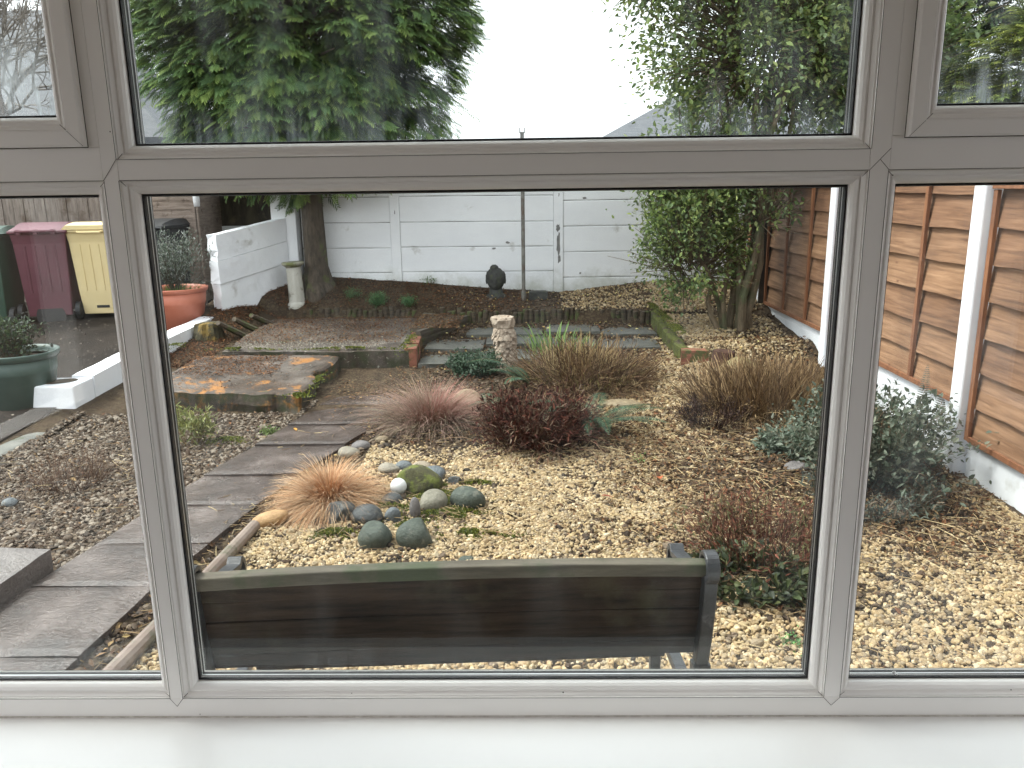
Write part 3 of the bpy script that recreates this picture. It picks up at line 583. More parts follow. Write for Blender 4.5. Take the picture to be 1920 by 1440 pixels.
# ------------------------------------------------------------------ right fence
def wood_mat():
    m, t, b = new_mat('orange_stained_softwood')
    n = noise(t, 1, 9, .6, stretch(t, (14, 2.2, 46)), .5); r = ramp(t, [(.26, (.095, .048, .026)), (.5, (.215, .118, .064)), (.74, (.33, .20, .118))]); t.links.new(n.outputs[0], r.inputs[0])
    oi = node(t, 'ShaderNodeNewGeometry'); rr = ramp(t, [(0, (.68, .60, .56)), (.5, (1, 1, 1)), (1, (1.22, 1.2, 1.12))]); t.links.new(oi.outputs['Random Per Island'], rr.inputs[0])
    c = mixc(t, 1., r.outputs[0], rr.outputs[0], 'MULTIPLY')
    v = node(t, 'ShaderNodeTexVoronoi'); v.inputs['Scale'].default_value = 1; v.inputs['Randomness'].default_value = 1; t.links.new(stretch(t, (2, 2.6, 6.5)), v.inputs['Vector'])
    rv = ramp(t, [(.02, (1, 1, 1)), (.08, (0, 0, 0))]); t.links.new(v.outputs['Distance'], rv.inputs[0]); c = mixc(t, rv.outputs[0], c, (.09, .032, .014))
    n4 = noise(t, 1.6, 6, .6); r4 = ramp(t, [(.35, (.72, .68, .66)), (.6, (1.06, 1.05, 1.04))]); t.links.new(n4.outputs[0], r4.inputs[0]); c = mixc(t, 1., c, r4.outputs[0], 'MULTIPLY')
    t.links.new(c, b.inputs['Base Color']); b.inputs['Roughness'].default_value = .72; bump(t, b, n.outputs[0], .5, .004); return m
M['wood'] = wood_mat(); M['batten'] = surf('stained_batten', (.13, .05, .022), (.24, .10, .042), 3, .75, bs=.4, vec=(9, 9, 1))
M['gravelboard'] = surf('painted_gravel_board', (.62, .64, .68), (.72, .73, .75), 2, .65, (.42, .42, .38), 3, bs=.2, bscale=20, p3=(.64, .78))
fx = 2.60
fn = thing('fence', 'orange stained overlapping board fence with white concrete posts down the right side', 'fence', (fx, 4.68, 0))
PY = [.70, 2.68, 4.68, 6.88, 8.87, 10.9]; gz_ = [(-.12, .20), (-.08, .22), (.08, .40), (.15, .44), (.16, .46)]
for i in range(5):
    y0, y1 = PY[i]+.075, PY[i+1]-.075; g0, g1 = gz_[i]
    if i == 4: y1 = 9.72
    if i == 0: y0 = 1.66
    mb = MB(); mb.box(-.005, .045, y0-4.68, y1-4.68, g0-.12, g1-.002)
    gbm = mb.build('gravel_board', M['gravelboard'], fn, bevel=.006)
    pn = empty('fence_panel', (0, 0, 0)); pn.parent = fn
    top = [1.70, 1.70, 1.90, 1.93, 1.95][i]; z = g1; mb = MB(); k = 0
    while z < top-.05:
        zt = min(z+.205, top); n_ = 16; V = []
        wav = lambda yy_, kk: .006*(fbm(yy_, kk*3.7+i, .45, 21)-.5)*2+.004*(vn(yy_, kk*1.9+i, .1, 5)-.5)*2
        for q in range(n_+1):
            yv = y0+(y1-y0)*q/n_-4.68; w0 = wav(yv, k) if k else 0; w1 = wav(yv, k+1)*0
            V += [(-.012, yv, z+w0+(.0 if k else .002)), (.020, yv, zt+.018), (.036, yv, zt+.018), (.0, yv, z+w0)]
        F = [(q*4+j, q*4+(j+1) % 4, (q+1)*4+(j+1) % 4, (q+1)*4+j)[::-1] for q in range(n_) for j in range(4)]+[(0, 1, 2, 3)[::-1], tuple(range(4*n_, 4*n_+4))]
        mb.add(V, F); z = zt; k += 1
    mb.build('boards', M['wood'], pn)
    L_ = y1-y0; bt = {3: [.36-.0, .70, ], 2: [.30, .66]}.get(i, [.33, .67])
    bys = {3: [7.49, 8.15], 2: [5.36, 6.08]}.get(i, [y0+L_*.33, y0+L_*.67])
    for by in [y0+.022, y1-.022]+bys:
        mb = MB(); mb.box(-.036, -.0125, by-.019-4.68, by+.019-4.68, g1+.006, top-.045); mb.build('batten', M['batten'], pn, bevel=.002)
    mb = MB(); mb.box(-.045, .04, y0-4.68, y1-4.68, top-.04, top+.012); mb.build('top_rail', M['batten'], pn, bevel=.002)
    mb = MB(); mb.box(-.038, -.0185, y0+.045-4.68, y1-.045-4.68, g1+.003, g1+.035); mb.build('bottom_rail', M['batten'], pn, bevel=.002)
M['post_dark'] = surf('dark_post_side', (.02, .016, .013), (.05, .04, .03), 6, .8, bs=.4)
for i, p in enumerate(PY[1:5]):
    top = [1.80, 1.84, 2.0, 2.02][i]
    mb = MB(); mb.box(-.075, .06, p-.058-4.68, p+.058-4.68, -.2, top); mb.build('post', M['post_white'], fn, bevel=.012)
# dark strip over the house side of the far post
mb = MB(); mb.box(-.090, .02, 8.87-.085-4.68, 8.87-.0595-4.68, .1, 1.95); mb.build('post_side_strip', M['post_dark'], fn, bevel=.002, label='dark strip on the house side of a white post')
# ------------------------------------------------------------------ gravel, pebbles, litter
def in_path(x, y, pad=.0): return (y < 6.1) & (x > pl(y)-pad) & (x < pr(y)+pad)
def blocked(x, y):
    b = in_path(x, y, .01) | ((y > 1.6) & (y < 3.47) & (x < -2.19)) | ((x < -1.70) & (y > 5.97) & (y < 7.15)) | ((x < -1.1) & (x > -3) & (y > 7.1) & (y < 9.08))
    b |= (y > 6.05) & (y < 7.12) & (x > -1.66) & (x < -.86)
    b |= (x > 2.56) | (x < -3.46)
    return b
def dim(cols, k): return [tuple(q*k for q in c) for c in cols]
def chips(n, xr, yr, size, prob, shapes, flat, name, label, cat, cols, m, zoff=.3, fn_block=blocked, seed=1):
    r = np.random.default_rng(seed); x = r.uniform(*xr, n); y = r.uniform(*yr, n); p = prob(x, y)
    k = (~fn_block(x, y)) & (r.uniform(size=n) < p); x, y = x[k], y[k]; n = len(x)
    s = size*np.exp(r.normal(0, .26, n)); z = H(x, y)+s*(zoff+r.uniform(-.35, .25, n)); T = np.stack([x, y, z], -1)
    Mx = rots(r.uniform(0, 6.28, n), r.normal(0, .45, n), r.normal(0, .45, n))*np.stack([s*r.uniform(.75, 1.25, n), s*r.uniform(.6, 1., n), s*r.uniform(flat[0], flat[1], n)], -1)[:, None, :]
    ci = r.integers(0, len(cols), n); C = np.array(cols)[ci]*r.uniform(.80, 1.15, (n, 1)); w_ = r.integers(0, len(shapes), n); L = []
    for q in range(len(shapes)):
        a = w_ == q
        if a.any(): L.append(inst(shapes[q][0], shapes[q][1], Mx[a], T[a], C[a]))
    return join(L)
near = [lump(I1, .35, i, 3) for i in range(8)]; far = [lump(I0, .4, i+20, 0) for i in range(6)]
CREAM = [(.50, .40, .24), (.56, .46, .30), (.44, .33, .19), (.38, .29, .17), (.62, .54, .39), (.45, .37, .25), (.40, .30, .18), (.54, .42, .24), (.33, .27, .19)]
CREAM = [(a*.73, b_*.685, c*.625) for a, b_, c in CREAM]
BROWN = [(.070, .054, .042), (.10, .08, .062), (.05, .04, .032), (.14, .115, .09), (.085, .062, .046), (.20, .175, .145), (.06, .055, .05)]
def cream_p(x, y):
    n = fbm(x, y, .55, 50); p = np.full_like(x, 0.)
    front = sstep(4.9, 4.0, y+.5*(n-.5))*(x > pr(y)+.10+.1*n); p = np.maximum(p, front)
    c = sstep(5.4, 4.9, y+.6*(n-.5))*(x > -1.05)*(x < .2); p = np.maximum(p, c)              # pale area behind the stones
    p = np.maximum(p, .9*sstep(.15, .3, x)*(x < .0+1.4)*sstep(6.9, 6.2, y)*sstep(3.5, 4.2, y)*(.35+.5*n))
    p = np.maximum(p, np.exp(-(((x-1.25-.22*(y-6))/.42)**2))*(y > 4.9)*(y < 8.4)*1.15)      # strip winding back on the right
    p = np.maximum(p, .95*(x > 1.42)*(x < 2.5)*(y > 7.0)*(y < 9.7)*np.where(x > 2.0, .45, 1.))
    p = np.maximum(p, .35*(x > .4)*(y > 8.75)*(y < 9.7))
    dark = sstep(3.2, 4.2, y)*sstep(.55, 1.1, x)*sstep(5.6, 4.9, y)*(x < 2.4); p = p*(1-.86*dark)
    p = p*(1-.75*np.exp(-(((x-2.15)/.45)**2+((y-4.25)/.7)**2)))
    p = p*(1-.8*np.exp(-(((x-1.02)/.36)**2+((y-3.3)/.36)**2)))
    p = p*(1-.85*np.exp(-(((x+.55)/.40)**2+((y-4.15)/.30)**2)))
    p = p*np.where(fbm(x, y, .28, 77) < .36, .45, 1.)
    p = p*np.where(x < pr(y)+.10+.09*fbm(x, y, .3, 8), .12, 1)
    return np.clip(p, 0, 1)*np.where(fbm(x, y, .12, 91) < .40, .55, .95)
A = chips(62000, (-1.7, 2.56), (1.68, 3.3), .0098, cream_p, near, (.5, .85), '', '', '', CREAM, None, seed=1)
B = chips(100000, (-1.7, 2.56), (3.3, 5.3), .0094, cream_p, near[:4]+far, (.5, .85), '', '', '', CREAM, None, seed=2)
C = chips(74000, (-1.2, 2.56), (5.3, 9.7), .0122, cream_p, far, (.5, .9), '', '', '', CREAM, None, seed=3)
V, F, CC = join([A, B, C]); tag(raw('gravel', V, F, M['stonechip'], col=CC), 'loose cream limestone chippings covering the garden bed', 'gravel', kind='stuff')
def brown_p(x, y):
    p = ((x < pl(y)-.0)*(y < 6.2)*(y > 3.3)*(x > -3.46)).astype(float)
    p = np.maximum(p, np.clip(.60-.6*cream_p(x, y), .08, .6)*(x > pr(y)+.01)*(y > 2.2)*(y < 8.7))
    d = sstep(3.3, 4.2, y)*sstep(.3, .9, x)*sstep(6.2, 5.2, y); p = np.maximum(p, .28*d)
    p = np.maximum(p, .28*(y > edge_y(x)+.02)*(x < .6))
    return p
YG = chips(34000, (-7.4, -3.75), (5.0, 9.2), .010, lambda x, y: x*0+.7*fbm(x, y, .7, 3)+.2, far, (.3, .6), '', '', '', BROWN+[(.05, .035, .025)]*3+[(.25, .21, .17)], None, fn_block=lambda x, y: x > -3.75, seed=9)
tag(raw('yard_grit', YG[0], YG[1], M['stonechip'], col=YG[2]), 'dark brown grit scattered over the yard', 'grit', kind='stuff')
BROWN = [(a*.72, b_*.62, c*.53) for a, b_, c in BROWN]
PEB = [lump(I1, .22, i+40, 0) for i in range(5)]
A = chips(76000, (-3.46, -1.0), (3.3, 6.2), .0118, lambda x, y: brown_p(x, y)*(x < pl(y)), PEB[:3]+far[:3], (.3, .55), '', '', '', BROWN+[(.2, .165, .13)]*2, None, seed=5)
B = chips(60000, (-3.0, 2.56), (2.4, 9.7), .0150, lambda x, y: brown_p(x, y)*(x > pr(y)), far, (.3, .6), '', '', '', BROWN, None, seed=6)
V, F, CC = join([A, B]); tag(raw('pebbles', V, F, M['wetchip'], col=CC), 'damp brown flat pebbles left of the path and scattered dark stones', 'pebbles', kind='stuff')
# leaf and bark litter: small curled flakes
LF = np.array([(-.5, 0, 0), (0, .32, .10), (0, -.32, .10), (.5, 0, -.02), (0, 0, .0)]); LFF = np.array([(0, 2, 4), (4, 2, 3), (0, 4, 1), (4, 3, 1)])
def litter(n, xr, yr, prob, size, cols, seed, up=.006, blk=None):
    r = np.random.default_rng(seed); x = r.uniform(*xr, n); y = r.uniform(*yr, n); k = (r.uniform(size=n) < prob(x, y))
    if blk is not None: k &= ~blk(x, y)
    x, y = x[k], y[k]; n = len(x); s = size*np.exp(r.normal(0, .35, n)); T = np.stack([x, y, H(x, y)+up+r.uniform(0, .012, n)], -1)
    Mx = rots(r.uniform(0, 6.28, n), r.normal(0, .5, n), r.normal(0, .5, n))*np.stack([s, s*r.uniform(.4, 1, n), s], -1)[:, None, :]
    return inst(LF, LFF, Mx, T, np.array(cols)[r.integers(0, len(cols), n)]*r.uniform(.7, 1.25, (n, 1)))
DEAD = [(.13, .075, .04), (.09, .05, .03), (.18, .11, .06), (.07, .045, .03), (.24, .16, .08), (.15, .07, .035)]
NEED = [(.11, .05, .026), (.15, .068, .034), (.08, .04, .024), (.19, .095, .045)]
slabz = lambda x, y: ((x < -1.72) & (y > 5.97) & (y < 7.15)) | ((x < -1.1) & (x > -3) & (y > 7.15) & (y < 9.08))
L = [litter(26000, (-3.3, 2.5), (8.6, 9.72), lambda x, y: (y > edge_y(x))*np.where(x < 0, 1., .35), .016, NEED+DEAD[:2], 11),
     litter(16000, (-3.46, -2.5), (6.1, 9.7), lambda x, y: x*0+1., .020, NEED, 12, blk=slabz),
     litter(12000, (-1.2, 1.4), (5.2, 8.7), lambda x, y: .2+.8*fbm(x, y, .4, 5), .020, DEAD, 13, .012),
     litter(42000, (-.1, 2.56), (2.5, 7.6), lambda x, y: np.clip(1.25*sstep(3.0, 4.3, y)*sstep(.2, 1.0, x), .08, .95)*np.where(cream_p(x, y) > .6, .25, 1), .021, DEAD, 14, .016),
     litter(7000, (-1.3, 2.5), (1.8, 4.8), lambda x, y: .15+.8*(fbm(x, y, .5, 66) > .52), .016, DEAD, 15, .02, blk=in_path),
     litter(2600, (-1.75, -1.0), (2.2, 5.6), lambda x, y: (np.abs(x-pr(y)-.06) < .09).astype(float), .022, DEAD+[(.3, .22, .1)], 16, .008),
     litter(1500, (-3.46, -1.9), (3.4, 6.1), lambda x, y: x*0+.6, .018, DEAD, 17, .014, blk=in_path),
     litter(900, (-.9, 2.4), (7, 9.6), lambda x, y: x*0+.8, .024, [(.42, .34, .14), (.36, .25, .1), (.5, .44, .2)], 18, .02)]
# on the slabs and steps
stepz = lambda x, y: .198+np.clip((y-6.1)/1.05, 0, 1)*.075
def lit_on(n, xr, yr, z, seed, cols=NEED, s0=.014):
    r = np.random.default_rng(seed); x = r.uniform(*xr, n); y = r.uniform(*yr, n); s = s0*np.exp(r.normal(0, .3, n))
    T = np.stack([x, y, (z(x, y) if callable(z) else z)+r.uniform(0, .006, n)], -1); return inst(LF, LFF, rots(r.uniform(0, 6.28, n), r.normal(0, .3, n), r.normal(0, .3, n))*s[:, None, None], T, np.array(cols)[r.integers(0, len(cols), n)])
L += [lit_on(5200, (-2.8, -1.2), (7.5, 9.05), .303, 51, NEED+DEAD, .016), lit_on(2200, (-1.17, -.68), (7.95, 8.9), .352, 52, NEED+DEAD, .016), lit_on(700, (-1.6, -.9), (6.1, 7.1), .105, 53, DEAD, .016), lit_on(5200, (-2.75, -1.2), (7.25, 8.9), .300, 27, [(.30, .27, .22), (.20, .18, .15), (.12, .10, .085), (.07, .06, .05)], .007), lit_on(1200, (-2.7, -1.3), (7.22, 7.6), .301, 28, [(.42, .40, .33), (.34, .31, .25)], .009), lit_on(1600, (-2.95, -1.8), (6.1, 7.1), stepz, 29, [(.12, .07, .04), (.20, .18, .15), (.06, .045, .035)], .009)]
L += [lit_on(2600, (-2.95, -2.1), (6.5, 7.1), stepz, 21), lit_on(500, (-2.95, -1.8), (6.1, 7.1), stepz, 22), lit_on(1500, (-2.85, -1.2), (8.2, 9.05), .304, 23), lit_on(500, (-2.8, -1.2), (7.3, 9.0), .304, 24), lit_on(260, (-1.5, -1.1), (5.5, 7.0), .102, 26, DEAD)]
V, F, CC = join(L); tag(raw('leaf_litter', V, F, M['dry'], col=CC), 'brown fallen needles and leaf litter over soil and gravel', 'leaf litter', kind='stuff')
# straw and twigs lying about
ST = np.array([(-.5, -.5, 0), (-.5, .5, 0), (-.5, 0, .8), (0, -.5, .3), (0, .5, .3), (0, 0, 1.1), (.5, -.4, 0), (.5, .4, 0), (.5, 0, .7)])
SF = np.array([(0, 1, 4, 3), (1, 2, 5, 4), (2, 0, 3, 5), (3, 4, 7, 6), (4, 5, 8, 7), (5, 3, 6, 8)])
def straws(n, gen, seed, ln=(.05, .20), th=.0028, cols=((.34, .25, .14), (.26, .18, .10), (.17, .115, .07), (.42, .33, .19))):
    r = np.random.default_rng(seed); x, y = gen(r, n); x = np.clip(x, -3.4, 2.5); l = r.uniform(*ln, len(x)); t_ = th*r.uniform(.6, 1.4, len(x))
    T = np.stack([x, y, H(x, y)+.016+r.uniform(0, .02, len(x))], -1)
    return inst(ST, SF, rots(r.uniform(0, 6.28, len(x)), r.normal(0, .1, len(x)), r.normal(0, .12, len(x)))*np.stack([l, t_, t_], -1)[:, None, :], T, np.array(cols)[r.integers(0, len(cols), len(x))])
gs = lambda cx, cy, sx, sy: (lambda r, n: (r.normal(cx, sx, n), r.normal(cy, sy, n)))
L = [straws(500, gs(1.2, 4.7, .6, .8), 31), straws(260, gs(.3, 4.6, .5, .5), 32), straws(420, gs(.7, 6.3, .5, .6), 33), straws(360, gs(1.75, 5.7, .45, .45), 34), straws(260, gs(-.6, 3.95, .35, .25), 35, (.04, .14)), straws(90, gs(-.6, 5.3, .3, .4), 36, (.03, .12)), straws(120, gs(-2.6, 4.8, .5, .6), 37, (.04, .12)), straws(220, gs(2.1, 3.9, .35, .4), 38), straws(160, gs(1.0, 3.3, .4, .4), 39), straws(150, gs(.6, 3.2, .8, .7), 30, (.03, .12)), straws(240, gs(-1.5, 3.6, .12, .9), 29, (.03, .10))]
V, F, CC = join(L); tag(raw('straw_litter', V, F, M['dry'], col=CC), 'dead straw stalks and thin twigs strewn on the gravel', 'straw', kind='stuff')
# moss cushions
MS = np.array([(-.5, 0, 0), (.5, 0, 0), (.15, .1, 1.), (-.1, -.2, .9)]); MF = np.array([(0, 1, 2), (0, 2, 3)])
def moss(spots, seed, cols=((.13, .15, .022), (.09, .11, .018), (.19, .20, .03), (.06, .075, .015))):
    r = np.random.default_rng(seed); X = []
    for x, y, z, rx, ry, n in spots:
        a = r.uniform(0, 6.28, n); q = np.minimum(np.abs(r.normal(0, .62, n)), 1.7); px = x+rx*q*np.cos(a); py = y+ry*q*np.sin(a); X.append(np.stack([px, py, (H(px, py) if z is None else z)+.018*np.clip(1-q**2, 0, 1)], -1)[fbm(px, py, .06, 17) > .42])
    T = np.concatenate(X); n = len(T); return inst(MS, MF, rots(r.uniform(0, 6.28, n), r.normal(0, .5, n), r.normal(0, .5, n))*(.012*r.uniform(.6, 1.4, n))[:, None, None], T, np.array(cols)[r.integers(0, len(cols), n)])
V, F, CC = moss([(-.40, 4.0, None, .16, .10, 4200), (-.48, 4.2, None, .22, .14, 2600), (-.7, 4.05, None, .2, .12, 1500), (-.55, 4.42, None, .1, .06, 900), (-.30, 4.45, None, .12, .05, 900), (-.60, 3.85, None, .10, .06, 900), (-.25, 3.75, None, .22, .06, 1600), (-.98, 3.78, None, .14, .07, 900), (-.5, 3.98, None, .07, .05, 600), (-2.1, 5.3, None, .25, .15, 900), (1.36, 8.6, .44, .05, .4, 900), (1.38, 8.0, .42, .05, .4, 1500), (1.41, 7.5, .40, .05, .25, 1500), (-1.75, 5.95, .18, .10, .05, 700), (-1.72, 6.5, .18, .05, .35, 900), (-2.6, 7.22, .295, .3, .03, 700), (-1.6, 7.2, .295, .45, .03, 900), (-1.1, 7.4, .32, .05, .4, 700), (-.05, 2.95, None, .1, .05, 300), (-3.3, 7.4, .30, .1, .15, 300)], 41)
tag(raw('moss', V, F, M['leaf'], col=CC), 'yellow green moss cushions between the cobbles and on slab edges', 'moss', kind='stuff')
# ------------------------------------------------------------------ cobbles and rocks
def px_z(px, py, dz=0.):
    """ground point seen at a photo pixel, by stepping along the ray until it meets the ground"""
    d = f_*1520+r_*(px-960)+u_*(720-py); t = .5/1520
    for _ in range(4000):
        p = d*t; z = CZ+p[2]
        if z < hz(p[0], p[1])+dz: break
        t += .006/1520
    return np.array([p[0], p[1], z])
def stone_mat(name, c1, c2, c3=None, p3=(.5, .6), rough=.6): return surf(name, c1, c2, 26, rough, c3, 16, bs=.9, bd=.010, bscale=60, p3=p3, fine=.22)
SM = {'green': stone_mat('green_cobble', (.025, .036, .027), (.062, .075, .056), (.12, .12, .095), (.56, .66)), 'dark': stone_mat('dark_cobble', (.030, .034, .036), (.065, .07, .07), (.11, .10, .085), (.58, .68), rough=.42), 'olive': stone_mat('olive_cobble', (.12, .11, .08), (.20, .185, .14)),
      'blue': stone_mat('blue_grey_cobble', (.065, .075, .085), (.12, .135, .14), (.18, .17, .14), (.58, .68)), 'moss': stone_mat('mossy_cobble', (.035, .035, .016), (.07, .065, .025), (.10, .115, .022), (.48, .58), .95), 'pale': stone_mat('pale_cobble', (.17, .15, .115), (.26, .23, .18)),
      'pit': stone_mat('pitted_cobble', (.20, .16, .11), (.28, .23, .17), (.05, .035, .02), (.60, .64)), 'orange': stone_mat('ochre_cobble', (.30, .17, .07), (.42, .26, .12)), 'sand': stone_mat('sandstone', (.16, .12, .07), (.26, .20, .12)), 'ysand': stone_mat('yellow_sandstone', (.15, .12, .055), (.27, .21, .10), (.10, .10, .03), (.52, .62)),
      'plum': stone_mat('purplish_cobble', (.10, .09, .09), (.16, .145, .14))}
def rock(px, pyb, wp, hp, m, label, seed, dep=.8, rz=0., amp=.22, planes=1, rl=0., lift=0., grp=None, name='cobble', cat='stone'):
    p = px_z(px, pyb-2); zc = float(p @ f_-CZ*0) if 0 else float((p-np.array([0, 0, CZ])) @ f_); w_ = wp*zc/1520/2*1.12; h_ = hp*zc/1520/2*1.15
    V, F = lump(I3, amp, seed, planes); Mx = rots(np.array([rz]), np.array([0.]), np.array([rl]))[0]
    V = V*[w_, w_*dep, h_]; V = V @ Mx.T; mb = MB(); mb.add(V, F)
    o = mb.build(name, SM[m], smooth=True, loc=(p[0], p[1]+w_*dep*.6, p[2]+h_*.55+lift)); return tag(o, label, cat, grp)
GR = 'cobbles heaped beside the tan grass tuft'
rock(702, 1034, 60, 54, 'green', 'largest rounded green cobble, nearest the bench among the heap', 1, grp=GR, dep=.9)
rock(774, 1028, 62, 54, 'green', 'rounded green cobble just right of the nearest one', 2, grp=GR, dep=.9)
rock(688, 984, 54, 40, 'dark', 'smooth dark grey cobble behind the nearest green one', 3, grp=GR)
rock(634, 984, 56, 40, 'dark', 'dark cobble with flat broken face under the tan grass tuft', 4, grp=GR, planes=4)
rock(872, 956, 56, 40, 'green', 'dark green cobble at the right end of the heap', 5, grp=GR)
rock(811, 960, 46, 38, 'olive', 'round olive brown cobble in the middle of the heap', 6, grp=GR)
rock(810, 904, 42, 26, 'blue', 'flat blue grey cobble at the back right of the heap', 7, grp=GR)
rock(778, 972, 20, 42, 'plum', 'narrow purplish cobble standing on end right of the small grey one', 8, grp=GR, amp=.1)
rock(733, 948, 38, 24, 'dark', 'small dark cobble below the clear globe light', 9, grp=GR)
rock(737, 982, 28, 30, 'blue', 'small grey cobble between the mossy gap and the dark ones', 10, grp=GR)
mr_ = rock(786, 930, 72, 50, 'moss', 'moss covered cobble behind the clear globe light', 11, grp=GR, dep=.8, rl=.12)
rock(755, 885, 30, 18, 'blue', 'small blue grey cobble behind the mossy one', 12, grp=GR)
rock(727, 890, 34, 18, 'pale', 'pale flat cobble touching the back of the tan grass tuft', 13, grp=GR)
rock(791, 888, 38, 24, 'pit', 'brown pitted cobble with dark holes at the back of the heap', 14, grp=GR)
rock(853, 912, 24, 18, 'dark', 'small dark angular stone in moss near the heap', 15, grp=GR, planes=4)
rock(500, 992, 66, 32, 'orange', 'long ochre stone lying by the path edge left of the tan grass', 16, amp=.10, rl=-.30, dep=.5)
rock(676, 845, 30, 17, 'plum', 'brownish stone on the path edge behind the tan grass', 17)
rock(655, 860, 34, 20, 'pale', 'pale rounded stone just behind the tan grass tuft', 18)
rock(717, 832, 22, 12, 'sand', 'small buff stone below the pink grass tuft', 19)
rock(873, 1055, 28, 10, 'green', 'thin green slate stone lying in the cream gravel', 20, dep=.6)
rock(15, 954, 26, 20, 'blue', 'grey stone in the left pebble bed by the bare shrub', 21)
rock(870, 768, 54, 36, 'sand', 'rounded sandstone at the foot of the pink grass tuft', 22)
rock(1384, 712, 62, 38, 'ysand', 'yellow sandstone boulder beside the tree stump', 23, planes=3, dep=.7)
rock(1498, 888, 44, 20, 'plum', 'flat grey stone under the low green sprigs', 24, planes=3)
rock(1490, 852, 22, 20, 'blue', 'small round grey stone below the silvery sprigs', 25, amp=.08)
rock(1168, 766, 90, 14, 'sand', 'flat sandstone piece half buried behind the fern', 26, planes=3, dep=.4)
rock(1822, 912, 50, 12, 'olive', 'thin flat stone on soil below the nearest white fence post', 27, planes=3, dep=.4)
rock(700, 1001, 20, 12, 'plum', 'small stone wedged behind the nearest green cobble', 28, grp=GR)
# clear globe light on a spike
p = px_z(748, 930); gl = thing('solar_globe_light', 'clear crackle glass ball light beside the moss covered cobble', 'garden light', (p[0], p[1], p[2]))
m, t, b = new_mat('crackle_glass'); b.inputs['Base Color'].default_value = (.93, .94, .94, 1); b.inputs['Roughness'].default_value = .10; b.inputs['Transmission Weight'].default_value = .30; b.inputs['IOR'].default_value = 1.3
v = node(t, 'ShaderNodeTexVoronoi', feature='DISTANCE_TO_EDGE'); v.inputs['Scale'].default_value = 110; bump(t, b, v.outputs[0], .6, .002); M['crackle'] = m
V, F = I3; mb = MB(); mb.add(V*.0465+[0, 0, .058], F); mb.build('globe', M['crackle'], gl, smooth=True)
mb = MB(); mb.lathe([(.0, .04), (.024, .041), (.026, .052), (.024, .066), (.0, .068)], 18); mb.build('solar_cell', surf('grey_lamp_core', (.10, .10, .10), (.35, .36, .36), 60, .4), gl)
mb = MB(); mb.tube([(0, 0, -.06), (0, 0, .012)], .009, 8); mb.build('spike', M['gasket'], gl)
# ------------------------------------------------------------------ grasses and plants
def blades(n, base_r, ln, spread, droop, th, cols, seed, segs=5, up=.35, wob=.03, tipc=1.15, asym=(0, 0), en=.12, an=.5):
    """curved tapering blades growing out of a crown"""
    r = np.random.default_rng(seed); a = r.uniform(0, 6.28, n); q = r.uniform(0, 1, n)**.5; B = np.stack([base_r*q*np.cos(a), base_r*q*np.sin(a), np.zeros(n)], -1)
    az = a+r.normal(0, an, n); L = ln*r.uniform(.6, 1.15, n); el = up+(PI/2-up)*(1-np.clip(q*spread+r.normal(0, en, n), 0, 1)); V = []; P = B.copy()
    side = np.stack([-np.sin(az), np.cos(az), 0*az], -1)+r.normal(0, .3, (n, 3))
    C = np.array(cols)[r.integers(0, len(cols), n)]*r.uniform(.75, 1.2, (n, 1)); CC = []
    for k in range(segs+1):
        t = k/segs; w_ = th*(1-t*.85); V += [P-side*w_[..., None]/2 if np.ndim(w_) else P-side*w_/2, P+side*w_/2]; cc = C*(.85+(tipc-.85)*t); CC += [cc, cc]
        e = el-droop*(t**1.3)*1.7; d = np.stack([np.cos(az)*np.cos(e), np.sin(az)*np.cos(e), np.sin(e)], -1); P = P+d*(L/segs)[:, None]+r.normal(0, wob*ln/segs, (n, 3))+np.array([asym[0], asym[1], 0])*ln/segs
    k2 = 2*(segs+1); V = np.stack(V, 1).reshape(-1, 3); CC = np.stack(CC, 1).reshape(-1, 3)
    F = np.array([(2*i, 2*i+1, 2*i+3, 2*i+2) for i in range(segs)]); F = (F[None]+(np.arange(n)*k2)[:, None, None]).reshape(-1, 4)
    V[:, 2] = np.maximum(V[:, 2], -.02); return V, F, CC
def plant(name, label, cat, loc, parts, group=None):
    """parts: list of (name, (V,F,C), material)"""
    if len(parts) == 1:
        n_, g, m = parts[0]; o = raw(name, *g[:2], m, col=g[2]); o.location = loc; return tag(o, label, cat, group)
    t = thing(name, label, cat, loc, 0, group)
    for n_, g, m in parts: raw(n_, *g[:2], m, parent=t, col=g[2])
    return t
p = px_z(612, 958); plant('grass_tuft', 'dome of tan and orange dry grass beside the path and cobbles', 'grass tuft', p+[0, .10, -.02],
    [('t', join([blades(5600, .10, .315, 1.0, .78, .0028, [(.42, .27, .15), (.50, .35, .22), (.36, .19, .10), (.56, .42, .28), (.45, .24, .12), (.22, .12, .07)], 1, up=.30, wob=.05), blades(900, .05, .22, .7, .3, .0028, [(.48, .25, .12), (.40, .18, .09)], 2, up=.7)]), M['dry'])])
p = px_z(805, 800); plant('grass_tuft', 'wispy pink grass tuft beside the sandstone, behind the cream gravel', 'grass tuft', p+[0, .10, -.01],
    [('t', join([blades(1900, .22, .42, .9, .75, .0024, [(.26, .16, .13), (.34, .23, .19), (.22, .14, .11), (.22, .19, .13), (.14, .10, .07)], 3, up=.35, asym=(-.25, -.05), wob=.06), blades(1300, .12, .34, .8, .5, .0026, [(.34, .15, .13), (.38, .20, .17), (.28, .20, .15)], 4, up=.55, asym=(.35, .1), wob=.06), blades(900, .28, .22, 1, .6, .0028, [(.25, .19, .13), (.18, .13, .09)], 5, up=.3, wob=.06)]), M['dry'])])
